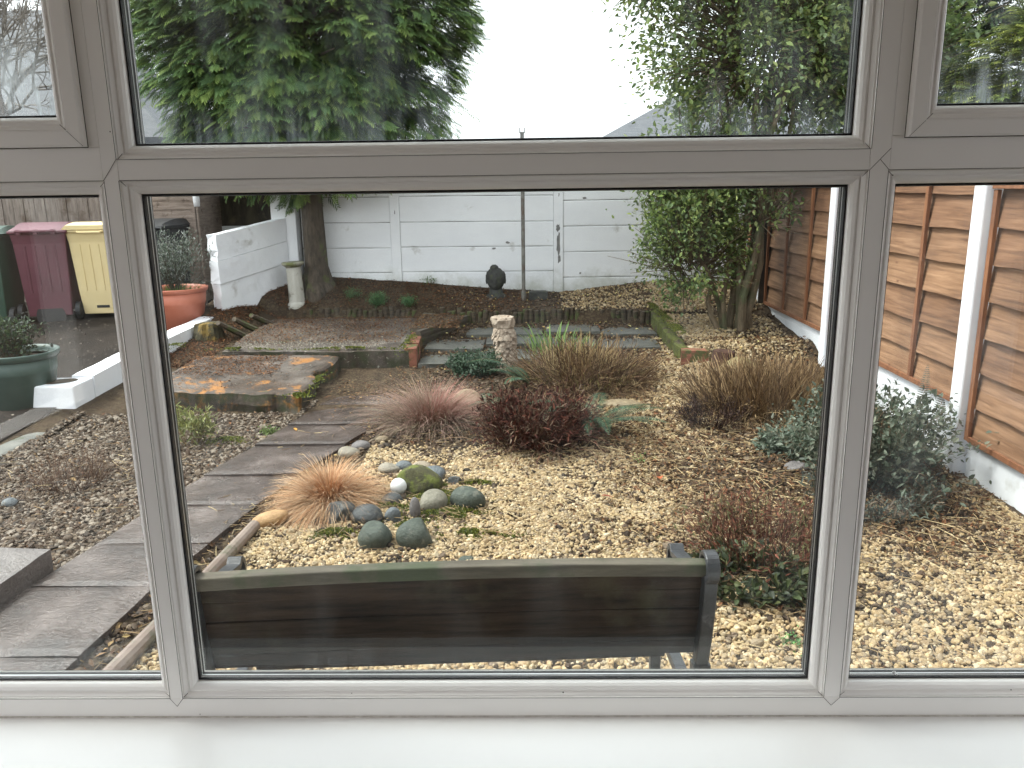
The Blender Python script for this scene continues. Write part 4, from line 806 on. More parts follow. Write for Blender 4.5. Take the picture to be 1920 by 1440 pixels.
def stubs(n, rx, ry, hgt, seed, th=.006, cols=((.30, .20, .10), (.38, .27, .14), (.22, .14, .08), (.16, .10, .06)), lean=.35, dome=.3):
    r = np.random.default_rng(seed); a = r.uniform(0, 6.28, n); q = r.uniform(0, 1, n)**.5; x, y = rx*q*np.cos(a), ry*q*np.sin(a); z = dome*hgt*(1-q**2)
    d = np.stack([np.cos(a)*q*lean*1.4+r.normal(0, lean, n), np.sin(a)*q*lean*1.4+r.normal(0, lean, n), np.ones(n)], -1); l = hgt*r.uniform(.5, 1.1, n)*(1-dome*.5)
    Mx = frame_dir(d, np.tile([.3, 1., 0.], (n, 1)))*np.stack([th*r.uniform(.6, 1.3, n), l, th*r.uniform(.6, 1.3, n)], -1)[:, None, :]
    TV = np.array([(-.5, 0, -.4), (.5, 0, -.4), (0, 0, .5), (-.4, 1, -.3), (.4, 1, -.3), (0, 1, .4)]); TF = np.array([(0, 1, 4, 3), (1, 2, 5, 4), (2, 0, 3, 5)])
    return inst(TV, TF, Mx, np.stack([x, y, z-.03], -1), np.array(cols)[r.integers(0, len(cols), n)]*r.uniform(.75, 1.2, (n, 1)))
BR = [(.10, .055, .035), (.15, .085, .05), (.07, .04, .03), (.20, .13, .07)]
p = px_z(1100, 735); g1 = join([stubs(650, .52, .36, .42, 7, .005, lean=.8, dome=.45, cols=((.20, .13, .07), (.12, .075, .045), (.08, .05, .03))), blades(5200, .48, .34, .9, .85, .0045, BR+[(.26, .19, .10), (.05, .035, .025)], 8, up=.3, wob=.14, en=.4, an=1.6), stubs(150, .35, .2, .42, 9, .005, ((.42, .32, .17), (.34, .24, .12)), .2)])
plant('dead_perennial_clump', 'brown cut back perennial clump with broken stalks, behind the fern', 'dead plant', p+[0, .30, 0], [('stalks', g1, M['dry']), ('shoots', blades(420, .42, .22, .7, .4, .006, [(.24, .26, .06), (.20, .17, .06)], 10, up=.7), M['leaf'])])
p = px_z(1450, 795); g1 = join([stubs(1700, .50, .42, .42, 11, .005, lean=.42, dome=.25, cols=((.24, .16, .085), (.32, .22, .12), (.16, .10, .055), (.10, .065, .04))), blades(3400, .46, .34, .9, .85, .0042, [(.24, .16, .08), (.16, .10, .055), (.33, .23, .12), (.08, .055, .035)], 12, up=.3, wob=.12, en=.3, an=1.2)])
plant('dead_perennial_clump', 'straw coloured clump of upright cut stems beside the yellow boulder', 'dead plant', p+[.05, .42, -.01], [('stalks', g1, M['dry'])])
def leafmesh(kind='oval'):
    if kind == 'oval': V = [(0, 0, 0), (.28, .35, .06), (.0, .4, -.02), (-.28, .35, .06), (.20, .75, .03), (0, .78, -.04), (-.20, .75, .03), (0, 1.05, -.10)]
    else: V = [(0, 0, 0), (.10, .3, .03), (0, .35, -.01), (-.10, .3, .03), (.08, .7, .02), (0, .75, -.03), (-.08, .7, .02), (0, 1.0, -.10)]
    return np.array(V, float), np.array([(0, 1, 2, 2), (0, 2, 3, 3), (2, 1, 4, 5), (3, 2, 5, 6), (5, 4, 7, 7), (6, 5, 7, 7)])
def tri(F): return np.array([f for q in F for f in ([(q[0], q[1], q[2])]+([(q[0], q[2], q[3])] if q[3] != q[2] else []))])
OV, OF = leafmesh(); OF = tri(OF); NV, NF = leafmesh('n'); NF = tri(NF)
def leaves(P, D, size, cols, seed, shape=(OV, OF), jit=.5, tipb=None):
    r = np.random.default_rng(seed); n = len(P); D = D/(np.linalg.norm(D, axis=1)[:, None]+1e-9)+r.normal(0, jit, (n, 3)); up = np.tile([0, 0, 1.], (n, 1))+r.normal(0, .45, (n, 3))
    s = size*r.uniform(.6, 1.25, n); C = np.array(cols)[r.integers(0, len(cols), n)]*r.uniform(.75, 1.25, (n, 1))
    return inst(shape[0], shape[1], frame_dir(D, up)*s[:, None, None], P, C)
def twigs(n, R, hgt, seed, cols, th=.004, seg=4, spread=.8, ret=False, base=.06):
    """thin wandering stems from a common base; returns mesh + tip points"""
    r = np.random.default_rng(seed); a = r.uniform(0, 6.28, n); q = r.uniform(0, 1, n)**.6*spread; P = np.stack([base*np.cos(a), base*np.sin(a), 0*a-.02], -1)
    D = np.stack([np.cos(a)*q*R/hgt, np.sin(a)*q*R/hgt, np.ones(n)], -1); pts = [P]
    for k in range(seg): D = D+r.normal(0, .22, (n, 3)); P = P+D/np.linalg.norm(D, axis=1)[:, None]*(hgt/seg)*r.uniform(.6, 1.15, n)[:, None]; pts.append(P)
    pts = np.stack(pts, 1); V = []; F = []; k = seg+1
    for i in range(3):
        o = np.array([math.cos(i*2.1), math.sin(i*2.1), 0.])*th/2; V.append(pts+o*(1-.6*np.arange(k)/seg)[None, :, None])
    V = np.stack(V, 2).reshape(-1, 3); q4 = np.array([(s_*3+i, s_*3+(i+1) % 3, (s_+1)*3+(i+1) % 3, (s_+1)*3+i) for s_ in range(seg) for i in range(3)])
    F = (q4[None]+(np.arange(n)*k*3)[:, None, None]).reshape(-1, 4); C = np.repeat(np.array(cols)[r.integers(0, len(cols), n)]*r.uniform(.75, 1.2, (n, 1)), k*3, 0)
    return (V, F, C), pts
def leafy(pts, per, size, cols, seed, shape=(OV, OF), lo=.25, sc=.02, jit=.6):
    r = np.random.default_rng(seed); n, k, _ = pts.shape; m_ = n*per; i = r.integers(0, n, m_); t = r.uniform(lo, 1, m_)*(k-1); a = np.minimum(t.astype(int), k-2); f = (t-a)[:, None]
    P = pts[i, a]*(1-f)+pts[i, a+1]*f+r.normal(0, sc, (m_, 3)); D = pts[i, a+1]-pts[i, a]; D = D/np.linalg.norm(D, axis=1)[:, None]+r.normal(0, .8, (m_, 3)); return leaves(P, D, size, cols, seed+1, shape, jit*.4)
def shrub(name, label, loc, n, R, h, per, size, cols, scol, seed, shape=(OV, OF), th=.004, cat='shrub', sc=.02, spread=1., jit=.6, base=.06, seg=4, lo=.25):
    g, pts = twigs(n, R, h, seed, scol, th, spread=spread, base=base, seg=seg)
    if n <= 34 or name in ('feathery_plant',):
        l = leafy(pts, per, size, cols, seed+3, shape, lo, sc, jit); return plant(name, label, cat, loc, [('t', join([(g[0], tri(g[1]), g[2]), l]), M['leaf'])])
    return plant(name, label, cat, loc, [('stems', g, M['dry']), ('foliage', leafy(pts, per, size, cols, seed+3, shape, lo, sc, jit), M['leaf'])])
p = px_z(1000, 850); g, pts = twigs(700, .46, .44, 51, [(.08, .028, .022), (.11, .038, .028), (.06, .022, .018), (.16, .10, .07)], .006, seg=5, base=.14); lf = leafy(pts, 7, .05, [(.065, .022, .017), (.045, .020, .015), (.032, .017, .013), (.10, .036, .024), (.06, .038, .025), (.14, .10, .07)], 53, (NV, NF), sc=.03)
plant('dark_red_shrub', 'dark red withered shrub with curled leaves in the middle of the gravel', 'shrub', p+[.02, .22, -.02], [('stems', g, M['dry']), ('foliage', lf, M['dry']), ('dead_fronds', blades(420, .34, .42, .9, .8, .007, [(.12, .05, .035), (.07, .03, .022), (.20, .13, .08)], 54, up=.2, wob=.12, en=.35, an=1.2), M['dry'])])
g, pts = twigs(330, .46, .34, 55, [(.11, .045, .03), (.15, .07, .045), (.07, .035, .025)], .005, seg=5, base=.16); lf = leafy(pts, 5, .04, [(.13, .05, .032), (.09, .04, .027), (.06, .045, .025), (.08, .08, .035)], 57, (NV, NF), sc=.03)
p = px_z(1440, 1085); plant('reddish_twiggy_shrub', 'low reddish twiggy shrub just beyond the right end of the bench', 'shrub', p+[.03, .22, -.02], [('stems', g, M['dry']), ('foliage', lf, M['dry'])])
g, pts = twigs(170, .34, .16, 58, [(.08, .06, .04)], .004, base=.12); plant('ground_cover_plant', 'low dark green leaves under the reddish twiggy shrub', 'plant', px_z(1415, 1112)+[0, .06, 0], [('stems', g, M['dry']), ('foliage', leafy(pts, 7, .045, [(.035, .05, .022), (.05, .07, .025), (.03, .04, .02), (.07, .08, .03)], 59), M['leaf'])])
g, pts = twigs(210, .30, .26, 61, [(.035, .02, .02), (.06, .03, .025)], .006, base=.12); plant('dark_low_shrub', 'almost black withered shrub left of the straw coloured clump', 'shrub', px_z(1345, 808)+[0, .18, -.02], [('stems', g, M['dry']), ('foliage', leafy(pts, 10, .035, [(.03, .02, .018), (.045, .028, .022), (.06, .035, .02)], 62, (NV, NF)), M['dry'])])
BG = [(.04, .075, .045), (.055, .095, .055), (.03, .06, .035), (.09, .13, .085)]
shrub('evergreen_shrub', 'small blue green shrub left of the carved stone column', px_z(893, 708)+[0, .15, 0], 170, .26, .24, 22, .026, BG, [(.08, .06, .04)], 65, base=.10)
shrub('evergreen_shrub', 'bushy grey green shrub against the fence seen past the right mullion', px_z(1690, 950)+[-.02, .38, 0], 240, .36, .62, 22, .038, [(.075, .095, .065), (.10, .12, .085), (.05, .07, .045), (.15, .16, .115)], [(.12, .09, .06)], 67, base=.16, seg=6)
shrub('trailing_plant', 'silvery green trailing sprigs below the straw coloured clump', px_z(1490, 862)+[.05, .16, 0], 90, .36, .20, 26, .032, [(.12, .15, .11), (.07, .10, .065), (.18, .21, .16)], [(.12, .10, .06)], 69, base=.10)
shrub('grey_green_plant', 'dark trailing foliage at the foot of the bushy grey green shrub', px_z(1660, 975)+[.0, .18, 0], 170, .42, .26, 12, .05, [(.07, .09, .07), (.05, .06, .05), (.10, .12, .09), (.12, .09, .06)], [(.10, .07, .05)], 71, (NV, NF), base=.16)
g, pts = twigs(240, .34, .26, 73, [(.14, .085, .06), (.20, .13, .09), (.10, .06, .045)], .0035, seg=5, base=.12); plant('bare_shrub', 'bare twiggy brown shrub in the left pebble bed', 'shrub', px_z(112, 928)+[0, .14, -.01], [('stems', g, M['dry']), ('foliage', leafy(pts, 2, .012, [(.2, .14, .09), (.12, .07, .05)], 74), M['dry'])])
shrub('spurge_plant', 'yellow green leafy stems in the pebble bed in front of the low concrete step', px_z(350, 838)+[0, .07, 0], 22, .17, .27, 26, .055, [(.20, .21, .07), (.27, .27, .10), (.14, .16, .055)], [(.30, .22, .12)], 75, (NV, NF), th=.007, lo=.45, base=.05)
shrub('small_plant', 'low green seedling patch in the pebbles right of the spurge', px_z(505, 815), 34, .10, .06, 14, .02, [(.14, .20, .05), (.10, .14, .04)], [(.1, .08, .04)], 77, base=.01)
for k, (px, py, h, nn, lab) in enumerate([(708, 572, .17, 60, 'feathery green plant at the front of the back bed, larger of two'), (766, 572, .13, 30, 'feathery green plant at the front of the back bed, smaller one on the right'), (660, 560, .15, 16, 'sparse thin green weed in the back bed near the tree')]):
    shrub('feathery_plant', lab, px_z(px, py), nn, .12, h, 30, .022, [(.10, .22, .10), (.14, .28, .10), (.08, .17, .07)], [(.12, .16, .06)], 79+k*3, (NV, NF), base=.008)
shrub('small_weed', 'thin weed against the white back wall left of the stone head', px_z(806, 533), 8, .05, .13, 10, .022, [(.16, .24, .08), (.1, .16, .05)], [(.14, .12, .06)], 92, base=.02)
shrub('small_weed', 'tiny bright weed in the brown gravel between the dark red shrub and bench', px_z(1196, 862), 10, .05, .03, 8, .028, [(.30, .42, .16), (.22, .34, .12)], [(.14, .12, .06)], 94, base=.02)
shrub('small_weed', 'small green weed in cream gravel at the right corner of the bench', px_z(1488, 1212), 26, .09, .04, 12, .016, [(.12, .26, .08), (.08, .18, .06)], [(.14, .12, .06)], 95, base=.01)
# upright green shoots
g = join([blades(42, .26, .26, .35, .4, .024, [(.22, .36, .09), (.28, .40, .14), (.16, .28, .07)], 96, up=1.0), blades(80, .38, .17, .5, .5, .014, [(.20, .30, .08), (.30, .36, .14)], 97, up=.8)])
plant('green_shoots', 'fresh light green upright shoots behind the brown perennial clump', 'plant', px_z(1045, 662)+[0, .05, 0], [('t', g, M['leaf'])])
# ferns
FP = np.array([(0, 0, 0), (.16, .25, .0), (.12, .6, -.02), (0, 1, -.06), (-.12, .6, -.02), (-.16, .25, .0)]); FPF = np.array([(0, 1, 5), (1, 2, 4), (1, 4, 5), (2, 3, 4)])
def frond(mb_parts, L, az, el, bend, twist, seed, wid=.075, col=((.028, .070, .034), (.048, .10, .048), (.022, .052, .026))):
    r = np.random.default_rng(seed); n = 44; P = np.zeros(3); pts = []; D = []
    for k in range(n):
        t = k/(n-1); e = el-bend*t**1.2; a = az+twist*t; d = np.array([math.cos(a)*math.cos(e), math.sin(a)*math.cos(e), math.sin(e)]); pts.append(P.copy()); D.append(d); P = P+d*L/n
    pts, D = np.array(pts), np.array(D); t = np.arange(n)/(n-1); up = np.cross(np.cross(D, [0, 0, 1.]), D); up /= np.linalg.norm(up, axis=1)[:, None]+1e-6; side = np.cross(D, up)
    prof = wid*np.sin(np.clip((t-.08)/.92, 0, 1)**.75*PI)**.8+.006; PP = []; DD = []; S_ = []
    for s_ in (-1, 1):
        k = t > .08; PP.append(pts[k]); DD.append(side[k]*s_+D[k]*.35-np.array([0, 0, .12])); S_.append(prof[k])
    PP, DD, S_ = map(np.concatenate, (PP, DD, S_)); UP = np.tile(up[t > .08], (2, 1)); Mx = frame_dir(DD, UP)*np.stack([np.full(len(S_), .024), S_, S_], -1)[:, None, :]
    c = np.array(col)[r.integers(0, len(col), len(S_))]*r.uniform(.8, 1.25, (len(S_), 1)); g = inst(FP, FPF, Mx, PP, c)
    mb = MB(); mb.tube(pts[:], np.linspace(.0028, .0008, n), 4); rv = np.concatenate(mb.v); rf = np.array([f for f in mb.f if len(f) == 4]); rf = tri(rf); return join([g, (rv, rf, np.tile([.16, .12, .06], (len(rv), 1)))])
def fern(label, loc, specs, seed, **k):
    t = thing('fern', label, 'fern', loc)
    for i, (L, az, el, b, tw) in enumerate(specs): g = frond(None, L, math.radians(az), math.radians(el), math.radians(b), math.radians(tw), seed+i, **k); raw('frond', g[0], g[1], M['leaf'], parent=t, col=g[2])
    return t
p = px_z(1118, 822)
fern('fern with long arching dark green fronds behind and beside the dark red shrub', p+[-.04, .10, -.01], [(.62, 215, 82, 130, 10), (.62, 190, 74, 110, -12), (.55, 60, 76, 115, 20), (.60, -10, 48, 60, 10), (.66, -30, 42, 55, -10), (.56, 15, 50, 66, 0), (.60, -48, 50, 70, 12), (.48, 100, 62, 95, 5), (.58, -75, 62, 100, -8), (.50, -15, 72, 100, 15), (.52, -100, 70, 120, 10)], 100)
p = px_z(985, 735); fern('fern with one long frond arching left in front of the carved stone column', p+[.04, .06, .03], [(.62, 176, 58, 82, 8), (.42, 160, 48, 70, 4), (.34, 140, 70, 105, 10), (.30, 215, 62, 110, -5)], 130)
p = px_z(895, 770); fern('small dull green fern between the pink grass and the dark red shrub', p+[.07, .12, -.01], [(.26, a, 55, 95, 5) for a in (20, 95, 160, 230, 300, 350)], 140, wid=.05)
# leggy fern-like sprig by the fence
g = thing('leggy_weed', 'tall dark leggy weed with ladder like leaves against the white gravel board', 'weed', px_z(1722, 862))
for k, (ox, L, az) in enumerate([(-.02, .62, 60), (.06, .60, 40)]):
    q = frond(None, L, math.radians(az), math.radians(80), math.radians(25), 0, 150+k, wid=.05, col=((.06, .07, .05), (.09, .08, .06))); o = raw('stem', q[0], q[1], M['leaf'], parent=g, col=q[2]); o.location = (ox, 0, 0)
# odd bright leaves
def single_leaf(px, py, s, col, lab, seed):
    p = px_z(px, py); r = np.random.default_rng(seed); q = inst(OV, OF, rots(np.array([r.uniform(0, 6)]), np.array([.25]), np.array([.2]))*s, np.zeros((1, 3)), np.array([col])); o = raw('fallen_leaf', q[0], q[1], M['leaf'], col=q[2]); o.location = p+[0, 0, .03]; tag(o, lab, 'leaf')
single_leaf(1236, 902, .08, (.42, .12, .05), 'rust orange fallen leaf on brown gravel in front of the fern', 1)
single_leaf(1150, 942, .07, (.28, .08, .05), 'dark red fallen leaf on cream gravel nearest the bench', 2)
single_leaf(556, 815, .05, (.60, .30, .06), 'small orange leaf lying on the wet path', 3)
single_leaf(1528, 980, .08, (.34, .40, .06), 'yellow green leaf on gravel near the right edge of the middle pane', 4)
single_leaf(1128, 716, .07, (.50, .50, .08), 'yellow leaf on the brown perennial clump', 5)
# ------------------------------------------------------------------ garden objects
def disp(V, amp, s, seed): return V+np.stack([fbm(V[:, 1]*3+V[:, 2], V[:, 2]*2, s, seed)-.5, fbm(V[:, 0]*3+V[:, 2], V[:, 2]*2, s, seed+1)-.5, 0*V[:, 0]], -1)*amp*2
# bench
M['bwood'] = surf('weathered_bench_timber', (.010, .006, .0045), (.042, .026, .017), 3, .75, (.060, .056, .030), 3.4, spec=.2, bs=.5, bd=.003, bscale=20, vec=(1.2, 6, 16), p3=(.56, .72), fine=.1)
M['brail'] = surf('algae_stained_top_rail', (.060, .050, .036), (.125, .108, .080), 4, .8, (.05, .06, .03), 6, bs=.5, bd=.003, vec=(1.2, 8, 8), p3=(.5, .64))
M['iron'] = surf('black_cast_iron', (.022, .023, .026), (.05, .052, .058), 20, .35, (.12, .12, .13), 14, bs=.5, bd=.004, bscale=60, p3=(.62, .72))
bn = thing('garden_bench', 'dark timber slatted bench with black cast iron ends, seen from behind below the window', 'bench', (-.165, 1.86, 0), math.radians(3.2))
bp = lambda s: (np.interp(s, [0, .35, .7, 1.], [-.045, -.034, -.016, .008]), np.interp(s, [0, .35, .7, 1.], [.785, .69, .585, .495]))   # back curve, top to bottom (y,z)
def slat(name, s0, s1, th, m=None, bow=.0, x0=-.685, x1=.600, off=0.):
    mb = MB(); n_ = 24; V = []
    (ya, za), (yb, zb_) = bp(s0), bp(s1); d = np.array([yb-ya, zb_-za]); d /= np.linalg.norm(d); nn = np.array([d[1], -d[0]])*-1
    for q in range(n_+1):
        x = x0+(x1-x0)*q/n_; b_ = bow*(1-((q/n_-.5)*2)**2)
        for (y, z) in ((ya, za+b_), (yb, zb_+b_*.4)):
            V += [(x, y+nn[0]*off, z+nn[1]*off)]
        for (y, z) in ((yb, zb_+b_*.4), (ya, za+b_)):
            V += [(x, y+nn[0]*(off+th), z+nn[1]*(off+th))]
    F = [(q*4+j, q*4+(j+1) % 4, (q+1)*4+(j+1) % 4, (q+1)*4+j) for q in range(n_) for j in range(4)]+[(0, 1, 2, 3)[::-1], tuple(range(4*n_, 4*n_+4))]
    mb.add(V, F); return mb.build(name, m, bn, bevel=.003)
for k, (a, b_) in enumerate([(.05, .238), (.250, .443), (.455, .617), (.628, .787), (.798, .93)]): slat('back_slat', a, b_, .020, off=[0, .003, -.001, .003, 0][k], m=M['bwood'], bow=.010)
mb = MB(); n_ = 24; V = []
for q in range(n_+1):
    x = -.690+1.298*q/n_; b_ = .014*(1-((q/n_-.5)*2)**2); V += [(x, -.062, .763+b_), (x, -.062, .797+b_), (x, -.022, .797+b_), (x, -.022, .763+b_)]
F = [(q*4+j, q*4+(j+1) % 4, (q+1)*4+(j+1) % 4, (q+1)*4+j) for q in range(n_) for j in range(4)]+[(0, 1, 2, 3)[::-1], tuple(range(4*n_, 4*n_+4))]
mb.add(V, F); mb.build('top_rail', M['brail'], bn, bevel=.004)
for k in range(5):
    y0 = .235+k*.056; mb = MB(); mb.box(-.61, .575, y0, y0+.055, .36-.004*k*0, .38); mb.build('seat_slat', M['bwood'], bn, bevel=.003)
def iron_end(xc):
    e = []; mb = MB()
    def strip(P, w_, th):      # flat bar following (y,z) points, wide in x
        P = np.array(P, float); T = np.gradient(P, axis=0); T /= np.linalg.norm(T, axis=1)[:, None]; N = np.stack([-T[:, 1], T[:, 0]], -1); V = []
        tt = np.full(len(P), th) if np.ndim(th) == 0 else th
        for p_, n1, h_ in zip(P, N, tt): V += [(xc-w_/2, *(p_-n1*h_/2)), (xc+w_/2, *(p_-n1*h_/2)), (xc+w_/2, *(p_+n1*h_/2)), (xc-w_/2, *(p_+n1*h_/2))]
        k = len(P); mb.add(V, [(q*4+j, q*4+(j+1) % 4, (q+1)*4+(j+1) % 4, (q+1)*4+j) for q in range(k-1) for j in range(4)]+[(0, 1, 2, 3)[::-1], tuple(range(4*k-4, 4*k))])
    back = [(bp(s)[0]-.012, bp(s)[1]) for s in np.linspace(0.05, 1, 12)]; strip(back, .034, .035)
    scroll = [(-.045+.034*math.cos(a), .782+.036*math.sin(a)) for a in np.linspace(-.4, 4.6, 20)]; strip(scroll, .034, .014)
    strip([(bp(1)[0]-.012-.05*t, .495*(1-t)) for t in np.linspace(0, 1, 8)], .046, .042)                   # rear leg
    strip([(.0+.50*t, .352-.01*math.sin(t*PI)) for t in np.linspace(0, 1, 8)], .034, .030)                       # seat rail
    strip([(.49+.03*math.sin(t*PI*1.2), .35*(1-t)) for t in np.linspace(0, 1, 8)], .034, .032)                    # front leg
    o = mb.build('end_frame', M['iron'], bn, bevel=.004); mb = MB()
    arm = [(-.02+.29*t, .662+.026*math.sin(t*PI*.9)) for t in np.linspace(0, 1, 12)]+[(.28+.034*math.cos(a), .648+.038*math.sin(a)) for a in np.linspace(1.3, -3.6, 18)]
    mb2 = mb; P = arm; strip(arm, .040, .016); strip([(.29+.14*math.sin(t*PI*.5), .615-.265*t) for t in np.linspace(0, 1, 5)], .024, .018)
    mb.build('armrest', M['iron'], bn, bevel=.003)
for xc in (-.655, .610): iron_end(xc)
mb = MB(); mb.tube([(.57, .0, .40), (.30, .02, .25), (-.03, .03, .12)], .008, 6); mb.tube([(-.60, .0, .40), (-.36, .02, .25), (-.03, .032, .115)], .008, 6); mb.build('brace', M['iron'], bn)
# carved column
M['column'] = surf('flaky_buff_stone', (.30, .23, .17), (.46, .38, .30), 22, .85, (.16, .11, .08), 16, bs=1, bd=.012, bscale=60, p3=(.60, .68))
p = px_z(942, 698); sc_ = thing('stone_column_ornament', 'pale flaky carved stone column standing behind the fern', 'garden ornament', (p[0]+.02, p[1]+.06, p[2]-.02))
mb = MB(); prof = [(.095, 0), (.10, .06), (.088, .13), (.078, .2), (.082, .27), (.092, .33), (.082, .375), (.078, .395), (.092, .42), (.098, .45), (.102, .485), (.098, .505), (.075, .508), (.055, .49)]
mb.lathe(prof, 30); V = mb.v[0]; V[:, 0] += .012*np.sin(V[:, 2]*9); mb.v[0] = disp(V, .022, .05, 5); mb.build('shaft', M['column'], sc_)
r = np.random.default_rng(4); n = 420; a = r.uniform(0, 6.28, n); z = r.uniform(.02, .40, n); rr = np.interp(z, [q[1] for q in prof[:-2]], [q[0] for q in prof[:-2]])+.004
P = np.stack([rr*np.cos(a)+.012*np.sin(z*9), rr*np.sin(a), z], -1); fl = lump(I0, .3, 77, 2)
Mx = frame_dir(np.stack([np.cos(a), np.sin(a), r.uniform(.2, .9, n)], -1))*np.stack([.022*r.uniform(.6, 1.3, n), .008*r.uniform(.6, 1.5, n), .026*r.uniform(.6, 1.3, n)], -1)[:, None, :]
g = inst(fl[0], fl[1], Mx, P, np.tile([1, 1, 1.], (n, 1))); raw('flakes', g[0], g[1], M['column'], parent=sc_, col=g[2])
# pedestal
M['ped'] = surf('weathered_pedestal_stone', (.36, .34, .29), (.52, .50, .45), 5, .8, (.14, .13, .09), 8, bs=.5, vec=(1, 1, .35), p3=(.52, .66))
p = px_z(556, 577); pd = thing('pedestal', 'slim weathered fluted stone pedestal with round cap near the tree', 'pedestal', (p[0]-.01, p[1]+.10, p[2]+.01)); pd.rotation_euler = (math.radians(1), math.radians(-2.5), 0)
mb = MB(); mb.lathe([(.105, -.08), (.115, .0), (.108, .03), (.092, .05), (.089, .1), (.082, .43), (.085, .445)], 32, wob=lambda t_, z: .035*(abs(math.sin(t_*6))-.6)*(.05 < z < .44)); mb.build('shaft', M['ped'], pd)
mb = MB(); mb.lathe([(.084, .446), (.098, .458), (.122, .475), (.126, .492), (.118, .503), (.0, .506)], 32); mb.build('cap', surf('lichened_pedestal_cap', (.24, .23, .17), (.38, .36, .28), 12, .85, (.14, .15, .06), 10), pd, smooth=True)
# dark stone head
M['darkstone'] = surf('mossy_black_stone', (.018, .018, .016), (.05, .05, .045), 20, .85, (.05, .055, .03), 18, bs=.7, bd=.006, p3=(.55, .65))
p = px_z(930, 556); hd = thing('garden_bust', 'dark stone head ornament with topknot facing out against the white wall', 'garden ornament', (p[0], min(p[1]+.02, 9.55), p[2]-.02)); hd.scale = (1.22, 1.0, 1.12)
V, F = I3; W = V.copy(); W[:, 0] *= .088*(1-.12*(W[:, 2] < 0)*-W[:, 2]*2); W[:, 1] *= .095; W[:, 2] *= .125
fr = V[:, 1] < -.2; ax, az_ = V[:, 0], V[:, 2]
W[:, 1] -= fr*(.016*np.exp(-((ax/.12)**2+((az_+.05)/.28)**2))+.012*np.exp(-((ax/.26)**2+((az_+.48)/.09)**2))+.010*np.exp(-(((abs(ax)-.32)/.2)**2+((az_-.20)/.06)**2)))
W[:, 1] += fr*(.013*np.exp(-(((abs(ax)-.32)/.16)**2+((az_-.05)/.08)**2)))
W[:, 2] += .185; mb = MB(); mb.add(W, F); mb.build('face', M['darkstone'], hd, smooth=True)
mb = MB(); k = V[:, 2] > -1; W = V*[.094, .098, .095]+[0, .008, .215]; r = np.random.default_rng(3); W = W+V*(.006*np.sin(V[:, :1]*28)*np.sin(V[:, 2:]*26)); mb.add(W, F); W = V*[.040, .042, .038]+[-.012, .0, .305]; mb.add(W+V*.003*np.sin(V[:, 2:]*30), F); mb.build('hair', M['darkstone'], hd, smooth=True)
for s_ in (-1, 1): mb = MB(); mb.add(V*[.010, .020, .036]+[s_*.086, .0, .18], F); mb.build('ear', M['darkstone'], hd, smooth=True)
mb = MB(); mb.lathe([(.11, -.03), (.105, .02), (.065, .05), (.06, .10)], 20); mb.build('neck', M['darkstone'], hd, smooth=True)
# washing line pole
p = px_z(982, 563); po = thing('washing_line_pole', 'tall thin grey metal washing line pole in the back bed', 'pole', (p[0], p[1], p[2]))
M['polemetal'] = surf('dull_grey_pole', (.10, .095, .08), (.19, .18, .16), 12, .6, (.10, .07, .05), 9, bs=.2)
top = 2.335-p[2]; mb = MB(); mb.tube([(0, 0, -.1), (0, 0, top-.06)], .021, 12); mb.build('tube', M['polemetal'], po)
mb = MB(); mb.tube([(0, 0, -.05), (0, 0, .10)], .027, 12); mb.build('ground_sleeve', M['polemetal'], po)
mb = MB(); mb.box(-.03, .03, -.012, .012, top-.06, top-.045); mb.box(-.03, -.018, -.012, .012, top-.045, top); mb.box(.018, .03, -.012, .012, top-.045, top); mb.build('line_hook', M['polemetal'], po)
p = px_z(1008, 560); mb = MB(); slab(mb, [(-.10, -.07), (.11, -.07), (.10, .07), (-.09, .07)], .09, -.04, 5, .004, .012, 3); o = mb.build('stone_block', M['darkstone'], loc=p); tag(o, 'small dark stone block beside the foot of the metal pole', 'stone')
# stump, logs
def bark_cyl(name, label, cat, loc, r0, r1, h, m, seed, top=None, amp=.2, M4=None):
    t = thing(name, label, cat, loc); mb = MB(); mb.lathe([(r0*1.25, -.05), (r0, .0), ((r0+r1)/2, h*.5), (r1, h*.96), (r1*.9, h)], 22, wob=lambda a, z: amp*(float(vn(a*3.2, z*4, .6, seed))-.5)); mb.build('bark', m, t)
    mb = MB(); mb.lathe([(r1*.86, h+.0005), (r1*.6, h+.004), (.001, h+.003)], 20, wob=lambda a, z: amp*(float(vn(a*3.2, h*4, .6, seed))-.5)); mb.build('cut_face', top or m, t)
    return t
M['bark'] = surf('reddish_rotten_bark', (.040, .018, .012), (.11, .05, .03), 9, .9, (.10, .08, .03), 9, bs=1, bd=.02, vec=(3, 3, 1), bscale=20, p3=(.58, .66))
M['cut'] = surf('grey_cut_wood', (.08, .06, .04), (.15, .115, .08), 14, .85, bs=.5)
t = bark_cyl('tree_stump', 'short dark reddish tree stump behind the yellow boulder', 'stump', px_z(1358, 692)+[0, .08, 0], .105, .095, .15, M['bark'], 3); t.rotation_euler = (0, .08, 0)
M['mossbark'] = surf('moss_and_orange_lichen_bark', (.03, .025, .015), (.09, .075, .035), 9, .95, (.20, .13, .03), 7, bs=1, bd=.03, bscale=18, p3=(.52, .60))
t = bark_cyl('mossy_stump', 'lumpy moss covered stump with orange lichen beside the white side wall', 'stump', px_z(388, 640)+[-.02, .12, 0], .16, .11, .17, M['mossbark'], 8, amp=.6)
